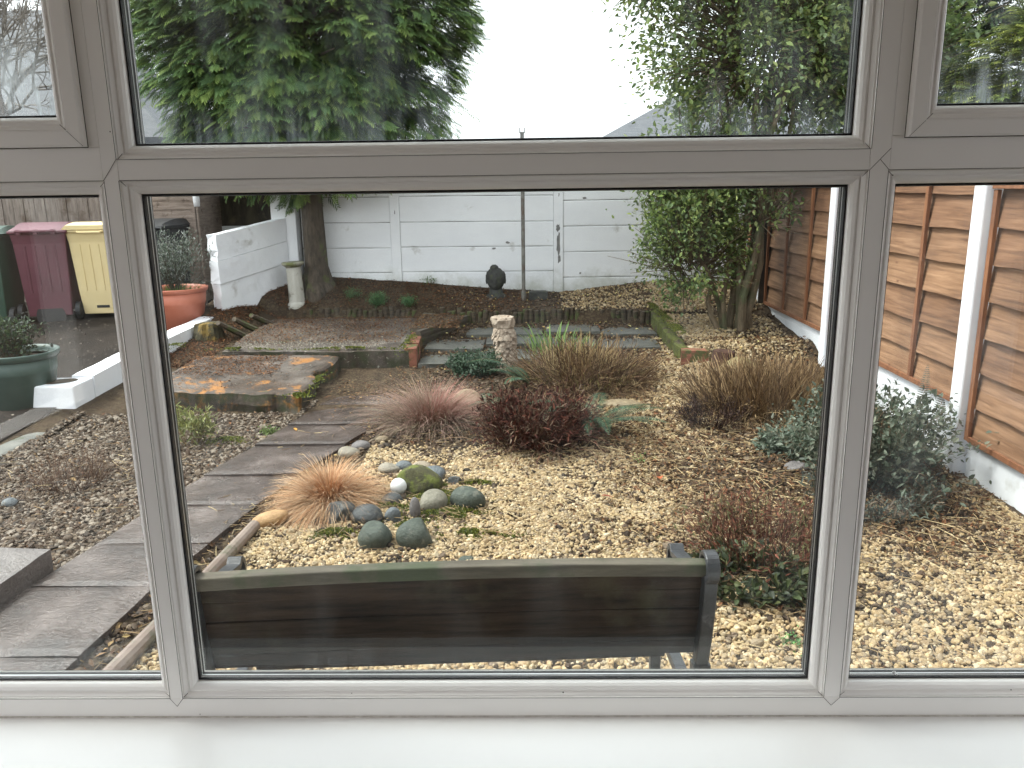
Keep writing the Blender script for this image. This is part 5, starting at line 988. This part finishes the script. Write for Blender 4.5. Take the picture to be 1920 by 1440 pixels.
for k, (px, py, ang, ln, lab) in enumerate([(452, 632, .55, .34, 'weathered split log leaning at the left corner of the platform, nearest'), (478, 622, .42, .32, 'weathered split log leaning behind the nearest one'), (503, 610, .3, .28, 'weathered split log leaning furthest back of the three')]):
    mb = MB(); V, F = [], []; mb.tube([(0, 0, 0), (0, .02, ln*.5), (.0, .0, ln)], [.055, .06, .045], 7); v = disp(mb.v[0], .012, .05, k); mb.v[0] = v
    mb.v[0][:, 0] *= .55
    o = mb.build('split_log', M['log'], loc=px_z(px, py)+[.06, 0, .0]); o.rotation_euler = (0, -1.12+ang*.2, .75); tag(o, lab, 'log')
mb = MB(); mb.tube([(-1.405, 3.85, hz(-1.4, 3.85)+.03), (-1.43, 3.2, .045), (-1.49, 2.5, .04), (-1.52, 1.9, .04)], [.030, .032, .034, .034], 12)
o = mb.build('edging_pole', surf('brown_plastic_pipe', (.14, .10, .08), (.22, .17, .14), 6, .6, (.10, .09, .06), 10, bs=.3)); tag(o, 'long brown round pole lying along the path edge by the bench', 'pole')
# pots
def pot(name, label, loc, r0, r1, h, m, rim, soil=-.06):
    t = thing(name, label, 'plant pot', loc); mb = MB()
    mb.lathe([(r0*.9, 0), (r0, .012), (r0+(r1-r0)*.62, h*.62), (r0+(r1-r0)*.63+.004, h*.635), (r0+(r1-r0)*.66+.004, h*.66), (r1*.965, h-rim)], 40); mb.build('body', m, t, smooth=True)
    mb = MB(); mb.lathe([(r1*.97, h-rim), (r1*1.02, h-rim*.8), (r1*1.06, h-.010), (r1*1.055, h), (r1*1.0, h), (r1*.95, h-.03), (r1*.93, h+soil-.01)], 40); mb.build('rim', m, t, smooth=True)
    mb = MB(); mb.lathe([(r1*.94, h+soil), (.001, h+soil+.015)], 24); mb.build('compost', M['soil'], t); return t
M['terra'] = surf('faded_terracotta_plastic', (.44, .13, .075), (.54, .19, .12), 2.5, .5, bs=.05); M['gpot'] = surf('dusty_green_plastic', (.035, .065, .055), (.06, .095, .08), 3, .5, (.16, .19, .17), 4, bs=.05, p3=(.6, .8))
pt = px_z(322, 624, 0)+[0, .22, 0]; pot('terracotta_pot', 'large terracotta coloured pot with an olive shrub by the side wall', pt, .24, .315, .46, M['terra'], .05)
gp_ = px_z(18, 772)+[0, .2, 0]; pot('green_pot', 'large dark green plastic pot at the left edge of the photo', gp_, .22, .285, .44, M['gpot'], .055)
g, pts = twigs(70, .30, .74, 201, [(.10, .09, .07)], .007, seg=6, base=.03, spread=.9)
shr = plant('olive_shrub', 'grey green fine leaved shrub growing in the terracotta pot', 'shrub', pt+[0, 0, .40], [('stems', g, M['dry']), ('foliage', leafy(pts, 44, .042, [(.13, .16, .12), (.08, .11, .08), (.22, .24, .20), (.30, .32, .30)], 202, (NV, NF), .3, .035), M['leaf'])])
V, F, CC = blades(240, .24, .10, .5, .5, .006, [(.09, .17, .04), (.14, .24, .06)], 203, up=.9); o = raw('pot_grass', V, F, M['leaf'], col=CC); o.location = pt+[0, 0, .40]; tag(o, 'short green grass growing round the shrub in the terracotta pot', 'grass')
g, pts = twigs(50, .18, .40, 205, [(.08, .06, .04)], .006, seg=5, base=.05); plant('pot_shrub', 'small dark leaved shrub in the dark green pot', 'shrub', gp_+[-.04, 0, .37], [('stems', g, M['dry']), ('foliage', leafy(pts, 26, .035, [(.035, .06, .03), (.06, .09, .04), (.03, .04, .03)], 206), M['leaf'])])
# wheelie bins
def wheelie(label, x, y, rz, m, mdark, back=False, hole=False):
    t = thing('wheeled_bin', label, 'wheelie bin', (x, y, hz(x, y)+.01), rz, 'wheeled bins in the yard')
    mb = MB(); a, b_ = .22, .25; A_, B_ = .275, .34
    def ring_(hw, hd, z, dy=0): return [(-hw, -hd+dy, z), (hw, -hd+dy, z), (hw, hd+dy, z), (-hw, hd+dy, z)]
    V = ring_(a, b_, .05)+ring_(.235, .28, .30)+ring_(.262, .32, .86)+ring_(A_, B_, .97)+ring_(A_+.02, B_+.02, .972)+ring_(A_+.02, B_+.02, 1.0)
    F = [(0, 3, 2, 1)]+[(q*4+j, q*4+(j+1) % 4, (q+1)*4+(j+1) % 4, (q+1)*4+j) for q in range(5) for j in range(4)]+[(20, 21, 22, 23)]; mb.add(V, F); body = mb.build('body', m, t, bevel=.014)
    mb = MB(); n_ = 10; V = []
    for q in range(n_+1):
        s = q/n_; y_ = -B_-.03+(2*B_+.03)*s; z = 1.004+.075*math.sin(PI*(s*.8+.2))*1.0
        V += [(-A_-.03, y_, 1.003), (-A_+.02, y_, z), (A_-.02, y_, z), (A_+.03, y_, 1.003)]
    F = [(q*4+j, q*4+j+1, (q+1)*4+j+1, (q+1)*4+j)[::-1] for q in range(n_) for j in range(3)]+[(q*4, (q+1)*4, (q+1)*4+3, q*4+3)[::-1] for q in range(n_)]+[(0, 1, 2, 3)[::-1], tuple(range(4*n_, 4*n_+4))]; mb.add(V, F); lid = mb.build('lid', m, t, bevel=.006)
    for xx in (-.15, -.05, .05, .15):
        mb = MB(); V = []
        for z, hd in ((.32, -.2825), (.84, -.3185)): V += [(xx-.012, hd+.002, z), (xx+.012, hd+.002, z), (xx+.008, hd-.008, z), (xx-.008, hd-.008, z)]
        for sg in (1,): mb.add([(a, b*sg, c) for a, b, c in V], [(q, (q+1) % 4, 4+(q+1) % 4, 4+q) for q in range(4)]+[(3, 2, 1, 0), (4, 5, 6, 7)]); mb.add([(a, -b, c) for a, b, c in V], [(q, 4+q, 4+(q+1) % 4, (q+1) % 4) for q in range(4)]+[(0, 1, 2, 3), (7, 6, 5, 4)])
        mb.build('rib', m, t)
    mb = MB()
    for xx in (-.17, 0, .17): mb.box(xx-.02, xx+.02, B_+.02, B_+.075, .965, 1.02)
    mb.build('hinge', m, t, bevel=.004)
    mb = MB(); mb.tube([(-.20, B_+.07, 1.0), (.20, B_+.07, 1.0)], .016, 8); mb.build('handle', m, t)
    mb = MB(); mb.tube([(-.27, .23, .10), (.27, .23, .10)], .010, 8); mb.build('axle', M['polemetal'], t)
    for s_ in (-1, 1):
        mb = MB(); mb.tube([(s_*.262, .23, .10), (s_*.268, .23, .10), (s_*.315, .23, .10), (s_*.32, .23, .10)], [.08, .1, .1, .08], 20); wh = mb.build('wheel', M['gasket'], t)
        mb = MB(); mb.tube([(s_*.321, .23, .10), (s_*.326, .23, .10)], [.045, .04], 14); mb.build('hub', mdark, wh)
    if hole: mb = MB(); mb.box(-.07, .07, -.262, -.256, .12, .17); mb.build('recess', M['gasket'], t)
    else:
        mb = MB(); mb.tube([(0, .245, .05), (0, .256+.004, .05)], [.15, .15], 24); mb.build('recess', M['gasket'], t)
    mb = MB(); mb.tube([(-.13, -B_-.035, .985), (-.12, -B_-.06, .975), (.12, -B_-.06, .975), (.13, -B_-.035, .985)], .010, 6); mb.build('front_grip', m, t)
M['maroon'] = surf('maroon_plastic', (.085, .020, .032), (.13, .035, .052), 2, .45, bs=.05); M['creamp'] = surf('cream_plastic', (.66, .52, .26), (.74, .60, .33), 2, .5, bs=.05); M['dgreen'] = surf('dark_green_plastic', (.014, .045, .028), (.025, .065, .042), 2, .45, bs=.05); M['dgrey'] = surf('dark_grey_plastic', (.018, .019, .022), (.035, .036, .04), 2, .5, bs=.05)
wheelie('maroon wheeled bin standing between the green and the cream bins', -5.44, 9.25, PI+.28, M['maroon'], M['gasket'])
wheelie('cream wheeled bin right of the maroon bin', -4.86, 9.40, .10, M['creamp'], M['creamp'], hole=True)
wheelie('dark green wheeled bin, furthest left and cut off by the photo edge', -6.02, 9.02, PI+.2, M['dgreen'], M['gasket'])
wheelie('dark grey wheeled bin behind the shrub in the terracotta pot', -4.40, 9.70, PI-.1, M['dgrey'], M['gasket'])
# yard timber fence, shed, downpipe
M['greywood'] = surf('silvered_fence_board', (.12, .095, .08), (.26, .215, .185), 4, .85, (.10, .07, .05), 5, bs=.5, bd=.003, vec=(9, 9, 1), p3=(.55, .66), fine=.08)
tf = thing('timber_fence', 'grey vertical board fence behind the wheeled bins', 'fence', (-6.6, 10.25, hz(-6.6, 10.25)))
for k in range(26):
    x = -1.95+k*.135; mb = MB(); mb.box(x, x+.128, (k % 2)*.006, .02+(k % 2)*.006, -.05, 1.62+.01*math.sin(k*2.3)); mb.build('board', M['greywood'], tf, bevel=.002)
mb = MB(); mb.box(-1.95, 1.55, .03, .075, .25, .33); mb.build('rail', M['greywood'], tf); mb = MB(); mb.box(-1.95, 1.55, .03, .075, 1.2, 1.28); mb.build('rail', M['greywood'], tf)
M['shed'] = surf('faded_brown_shed_board', (.17, .125, .10), (.30, .235, .195), 5, .8, (.10, .07, .05), 6, bs=.5, vec=(1, 1, 8), p3=(.56, .64), fine=.08)
sh = thing('shed', 'small brown overlap boarded garden shed behind the terracotta pot', 'shed', (-4.45, 9.95, hz(-4.45, 9.95)))
mb = MB()
for k in range(17):
    z = .02+k*.105; mb.add([(-.52, .0, z), (.42, .0, z), (.42, .022, z), (-.52, .022, z), (-.52, .014, z+.112), (.42, .014, z+.112), (.42, .028, z+.112), (-.52, .028, z+.112)], [(0, 1, 5, 4), (3, 7, 6, 2), (0, 3, 2, 1), (4, 5, 6, 7), (0, 4, 7, 3), (1, 2, 6, 5)])
mb.build('front_boards', M['shed'], sh)
mb = MB(); mb.box(-.52, .42, .03, 1.5, .0, 1.80); mb.build('body', M['shed'], sh)
mb = MB(); mb.box(.421, .455, -.006, .045, .0, 1.80); mb.build('corner_trim', M['shed'], sh)
mb = MB(); mb.prism([(-.60, -.10), (.52, -.10), (.52, 1.6), (-.60, 1.6)], 1.805, 1.84); mb.build('roof', M['stain'], sh)
dp = thing('drainpipe', 'white topped thin drainpipe at the right corner of the shed', 'pipe', (-3.955, 9.93, hz(-3.95, 9.9))); mb = MB(); mb.tube([(0, 0, 0), (0, 0, 1.22)], .014, 8); mb.build('tube', M['shed'], dp); mb = MB(); mb.tube([(0, 0, 1.2), (0, 0, 1.28), (0, -.01, 1.34)], [.035, .04, .036], 12); mb.build('cap', M['panel_white'], dp, smooth=True)
for k, (px, py, s_, lab) in enumerate([(392, 560, .05, 'pale stone at the foot of the white side wall by the shed'), (388, 545, .04, 'small white stone on the yard ground behind the terracotta pot')]):
    p = px_z(px, py); V, F = lump(I2, .2, k+60, 1); mb = MB(); mb.add(V*[s_, s_, s_*.7], F); tag(mb.build('cobble', SM['pale'], smooth=True, loc=p+[-.12, 0, .02]), lab, 'stone')
# ------------------------------------------------------------------ trees
M['trunk'] = surf('conifer_bark', (.045, .034, .024), (.115, .088, .064), 7, .9, (.10, .11, .04), 5, bs=1, bd=.02, vec=(3, 3, .8), bscale=18, p3=(.56, .66))
tz = hz(-2.46, 9.50)
ct = thing('conifer', 'dense green cypress tree with bare lower trunk in front of the white wall', 'tree', (-2.46, 9.50, tz))
mb = MB(); mb.lathe([(.25, -.35), (.22, -.04), (.165, .07), (.135, .25), (.125, .6), (.12, 1.0), (.11, 1.7), (.09, 2.6), (.05, 4.2), (.02, 5.4)], 20, wob=lambda a, z: (.20 if z < .15 else .07)*math.sin(a*3+z)+.10*(float(vn(a*2, z*2, .5, 3))-.5)); mb.build('trunk', M['trunk'], ct)
SPV = []; SPF = []
def q_(a, b_, w_):     # thin pointed leaflet from a to b
    a, b_ = np.array(a, float), np.array(b_, float); s_ = np.cross(b_-a, [0, 0, 1.]); s_ = s_/np.linalg.norm(s_)*w_; k = len(SPV); SPV.extend([a, a*.45+b_*.55+s_, b_, a*.45+b_*.55-s_]); SPF.extend([(k, k+1, k+2), (k, k+2, k+3)])
q_((0, 0, 0), (0, 1.0, -.22), .03)
for j in range(6):
    t = .10+j*.145; L_ = .46*(1-t*.55); z = -.22*t*t
    for s_ in (-1, 1): q_((0, t, z), (s_*L_*.72, t+L_*.85, z-.10-.1*t), .036)
SPV, SPF = np.array(SPV), np.array(SPF); tipc = np.clip(.72+.5*np.hypot(SPV[:, 0]*1.2, SPV[:, 1]), .7, 1.3)[:, None]*np.array([[1, 1, 1.]]); tipc = tipc*np.array([1.0, 1.0, 1.0])+np.clip(np.hypot(SPV[:, 0], SPV[:, 1])-.7, 0, 1)[:, None]*np.array([.45, .25, 0])
def crown(cx, cz_, rx, ry, rz_, nb, per, size, cols, seed, inner=.35, flat=.0, zmin=None, bob=.3):
    r = np.random.default_rng(seed); d = r.normal(size=(nb, 3)); d /= np.linalg.norm(d, axis=1)[:, None]
    rad = np.where(r.uniform(size=nb) < inner, r.uniform(.45, .8, nb), r.uniform(.84, 1.03, nb))*(1+.10*(fbm(np.arctan2(d[:, 1], d[:, 0])*2+9, d[:, 2]*2.5, .7, seed)-.5)*2)
    B = d*np.array([rx, ry, rz_])*rad[:, None]; b = np.repeat(B, per, 0); dd = np.repeat(d, per, 0); n = len(b); bc = np.repeat(r.uniform(.62, 1.25, nb), per); br = np.repeat(r.uniform(.6, 1.3, nb), per)
    out = dd*[1, 1, .35]; out /= np.linalg.norm(out, axis=1)[:, None]; tan = np.cross(out, [0, 0, 1.]); tan /= np.linalg.norm(tan, axis=1)[:, None]+1e-6
    u, v = r.normal(0, bob*.75, n)*br, r.uniform(-.9, .35, n)*bob*br; P = b+tan*u[:, None]+out*v[:, None]+np.stack([0*u, 0*u, -.35*np.abs(u)+r.normal(0, .05, n)+.10*v], -1)
    D = out+tan*(u/(bob+1e-6)*.75)[:, None]+r.normal(0, .22, (n, 3))+[0, 0, -.12]; up = np.tile([0, 0, 1.], (n, 1))+out*.35+r.normal(0, .25, (n, 3)); s = size*r.uniform(.65, 1.3, n)
    C = np.array(cols)[r.integers(0, len(cols), n)]*bc[:, None]*r.uniform(.8, 1.2, (n, 1)); k = np.ones(n, bool) if zmin is None else (P[:, 2]+cz_ > zmin)
    return inst(SPV, SPF, (frame_dir(D, up)*s[:, None, None])[k], P[k]+[cx, 0, cz_], C[k], tipc)
CG = [(.11, .19, .065), (.14, .23, .07), (.08, .145, .06), (.19, .27, .075)]
g = crown(0, 3.42, 1.93, 1.6, 2.25, 1150, 50, .165, CG, 301, .30, bob=.21); g2 = crown(0.08, 1.50, .24, .2, .10, 26, 12, .11, CG, 302); g3 = crown(0, 5.6, 1.0, .9, 1.1, 120, 26, .17, CG, 303)
V, F, CC = join([g, g2, g3]); raw('crown', V, F, M['needle'], parent=ct, col=CC)
mb = MB(); r = np.random.default_rng(5)
for k in range(60):
    a = r.uniform(0, 6.28); z = r.uniform(1.6, 4.6); L_ = r.uniform(.8, 1.6); mb.tube([(.08*math.cos(a), .08*math.sin(a), z), (L_*.5*math.cos(a), L_*.5*math.sin(a), z+.15), (L_*math.cos(a), L_*math.sin(a), z+.12)], [.03, .02, .006], 5)
mb.build('limbs', M['trunk'], ct)
# big multi stemmed shrub on the right
bx, by_ = 2.03, 8.0; bz = hz(bx, by_)
bs_ = thing('evergreen_shrub_tree', 'tall multi stemmed evergreen shrub with small glossy leaves rising beside the orange fence', 'tree', (bx, by_, bz-.02))
r = np.random.default_rng(11); mb = MB(); tips = []
stems = [(-.10, .02, -.62, .10, 2.2), (-.05, -.06, -.28, -.05, 2.6), (.0, .03, .0, .2, 3.0), (.05, -.03, .18, -.1, 3.2), (.10, .04, .42, .1, 3.0), (.13, -.02, .55, -.1, 2.7), (-.16, -.04, -.48, -.2, 1.2), (.03, .08, -.12, .3, 2.8), (.16, .02, .30, .1, 3.1), (.08, -.10, .36, -.25, 2.9)]
for x0, y0, x1, y1, h in stems:
    n_ = 9; P = []
    for q in range(n_):
        t = q/(n_-1); P.append((x0+(x1-x0)*t**1.2+.04*math.sin(q*1.7+x1*9), y0+(y1-y0)*t+.03*math.cos(q*1.3+x0*20), h*t))
    mb.tube(P, np.linspace(.042, .010, n_)*(1.05 if x0 > 0 else .7), 8); tips.append(np.array(P))
mb.build('stems', surf('grey_brown_shrub_bark', (.10, .075, .045), (.20, .155, .10), 9, .8, (.09, .10, .05), 5, bs=.6, vec=(3, 3, 1)), bs_)
def leafcloud(n, c, rad, size, cols, seed, nb=60, tw=True, hollow=.3, shape=(OV, OF), sig=.16):
    r = np.random.default_rng(seed); d = r.normal(size=(nb, 3)); d /= np.linalg.norm(d, axis=1)[:, None]; B = np.array(c)+d*np.array(rad)*(r.uniform(hollow, 1, (nb, 1))**.5)
    i = r.integers(0, nb, n); P = B[i]+r.normal(0, sig, (n, 3))*r.uniform(.5, 1.3, nb)[i][:, None]; D = d[i]*.7+r.normal(0, .7, (n, 3))+[0, 0, .1]; br = r.uniform(.65, 1.25, nb)[i]
    g = leaves(P, D, size, cols, seed+1, shape, .1); C = g[2]*np.repeat(br, len(shape[0]))[:, None]; L = [(g[0], g[1], C)]
    T = None
    if tw:
        m_ = nb*5; j = r.integers(0, nb, m_); A = np.array(c)+(B[j]-np.array(c))*.35-[0, 0, .3]; Q = B[j]+r.normal(0, sig*1.5, (m_, 3)); Dv = Q-A; l = np.linalg.norm(Dv, axis=1)
        TV = np.array([(-.5, 0, -.4), (.5, 0, -.4), (0, 0, .5), (-.2, 1, -.15), (.2, 1, -.15), (0, 1, .2)]); TF = np.array([(0, 1, 4), (0, 4, 3), (1, 2, 5), (1, 5, 4), (2, 0, 3), (2, 3, 5)])
        T = inst(TV, TF, frame_dir(Dv)*np.stack([np.full(m_, .010), l, np.full(m_, .010)], -1)[:, None, :], A, np.tile([.13, .10, .065], (m_, 1)))
    return L[0], T
SG = [(.17, .24, .07), (.21, .28, .085), (.11, .17, .06), (.30, .35, .12), (.17, .23, .11)]
clouds = [(8000, (-.42, -.02, .95), (.46, .40, .66), .046, 330, 80, .10), (5200, (-.34, 0, 1.55), (.58, .42, .45), .055, 331, 60, .12), (900, (.22, -.1, 1.45), (.42, .35, .40), .05, 332, 20, .10),
          (20000, (.25, .1, 3.0), (1.25, 1.0, 1.15), .058, 333, 240, .14), (16000, (.35, .1, 4.0), (1.35, 1.0, 1.0), .062, 334, 120, .18), (12000, (1.15, .2, 2.7), (.8, .9, .9), .062, 335, 90, .17), (5000, (-.75, .0, 3.7), (.5, .5, .6), .06, 336, 50, .16)]
LL = []; TT = []
for n, c, rad, size, seed, nb, sg in clouds:
    a, b_ = leafcloud(n, c, rad, size, SG, seed, nb, sig=sg); LL.append(a); TT.append(b_)
V, F, CC = join(LL); raw('foliage', V, F, M['leaf'], parent=bs_, col=CC)
V, F, CC = join(TT); raw('twigs', V, F, M['dry'], parent=bs_, col=CC)
# golden bush and dark conifer beyond the fence
gb = thing('golden_conifer', 'yellow green bushy conifer beyond the orange fence, seen in the upper right pane', 'tree', (4.55, 7.2, .3))
mb = MB(); mb.tube([(0, 0, -.3), (0, 0, 2.6)], [.10, .03], 8); mb.build('trunk', M['trunk'], gb)
GG = [(.17, .20, .04), (.22, .25, .05), (.12, .16, .035), (.09, .13, .03)]
g = crown(0, 1.75, .95, .8, 1.10, 300, 26, .16, GG, 341, .35, bob=.22); raw('crown', g[0], g[1], M['needle'], parent=gb, col=g[2])
dc = thing('dark_conifer', 'tall dark green conifer behind the yellow green one beyond the fence', 'tree', (6.6, 10.5, .3))
mb = MB(); mb.tube([(0, 0, -.3), (0, 0, 5.6)], [.16, .03], 8); mb.build('trunk', M['trunk'], dc)
g = crown(0, 3.4, 2.3, 1.8, 2.9, 380, 26, .34, [(.03, .06, .03), (.045, .08, .035), (.035, .065, .04)], 345, .3, bob=.42); raw('crown', g[0], g[1], M['needle'], parent=dc, col=g[2])
# bare tree and houses beyond
bt_ = thing('bare_tree', 'leafless tree in front of the grey roof, seen in the upper left pane', 'tree', (-10.4, 16.2, .4))
mb = MB(); mb.tube([(0, 0, -.4), (.05, 0, 2.0)], [.14, .10], 8); mb.build('trunk', M['trunk'], bt_)
mb = MB(); r = np.random.default_rng(19)
def br(P, D, L_, rad, k):
    Q = P+D*L_; mid = (P+Q)/2+r.normal(0, .05*L_, 3); mb.tube([P, mid, Q], [rad, rad*.8, rad*.6], 4, cap=False)
    if k == 0: return
    for _ in range(3 if k > 1 else 4):
        d = D+r.normal(0, .42, 3)+[0, 0, .08]; br(Q, d/np.linalg.norm(d), L_*r.uniform(.6, .85), rad*.58, k-1)
for j in range(5): d = np.array([r.normal(0, .5), r.normal(0, .4), 1.]); br(np.array([.05, 0, 2.0]), d/np.linalg.norm(d), 1.25, .07, 5)
mb.build('branches', surf('grey_twigs', (.10, .085, .07), (.18, .16, .14), 5, .9, bs=0), bt_)
M['roof'] = surf('grey_roof_tiles', (.06, .065, .075), (.11, .115, .125), 3, .7, bs=.6, bd=.02, vec=(1, 4, 6)); M['brickwall'] = surf('pale_render', (.32, .28, .25), (.40, .36, .32), 3, .9)
def hip_house(name, label, x0, x1, y0, y1, ze, zr, inset0, inset1, windows):
    t = thing(name, label, 'house', ((x0+x1)/2, (y0+y1)/2, .4)); ox, oy = t.location[0], t.location[1]; mb = MB(); mb.box(x0-ox, x1-ox, y0-oy, y1-oy, -.4, ze-.4); mb.build('wall', M['brickwall'], t)
    e = .35; ym = (y0+y1)/2; V = [(x0-e, y0-e, ze), (x1+e, y0-e, ze), (x1+e, y1+e, ze), (x0-e, y1+e, ze), (x0+inset0, ym, zr), (x1-inset1, ym, zr), (x0-e, y0-e, ze-.15), (x1+e, y0-e, ze-.15), (x1+e, y1+e, ze-.15), (x0-e, y1+e, ze-.15)]
    V = [(a-ox, b_-oy, c-.4+.002) for a, b_, c in V]; mb = MB(); mb.add(V, [(0, 1, 5, 4), (2, 3, 4, 5), (1, 2, 5), (3, 0, 4), (0, 6, 7, 1), (1, 7, 8, 2), (2, 8, 9, 3), (3, 9, 6, 0), (6, 9, 8, 7)]); rf = mb.build('roof', M['roof'], t)
    mb = MB(); mb.box(x0+inset0+.5-ox, x0+inset0+1.1-ox, ym-.3-oy, ym+.3-oy, zr-.8, zr+.5); mb.build('chimney', M['brickwall'], rf)
    for (wx, wz) in windows:
        mb = MB(); mb.box(wx-.55-ox, wx+.55-ox, y0-.03-oy, y0-.004-oy, wz-.9, wz+.1); fo = mb.build('window', M['panel_white'], t); mb = MB(); mb.box(wx-.48-ox, wx+.48-ox, y0-.036-oy, y0-.031-oy, wz-.83, wz+.03); mb.build('pane', M['darkstone'], fo)
hip_house('bungalow', 'grey hipped roof bungalow beyond the yard, seen through the upper left panes', -20, -8.9, 20.5, 27, 3.0, 6.6, 4, 3.6, [(-17, 2.4), (-11, 2.4)])
hip_house('house', 'distant house with a dark sloping roof right of centre, partly behind the shrub', 2.7, 11.4, 30, 37, 3.2, 5.4, 3.8, 3, [(5, 2.6), (8, 2.6)])
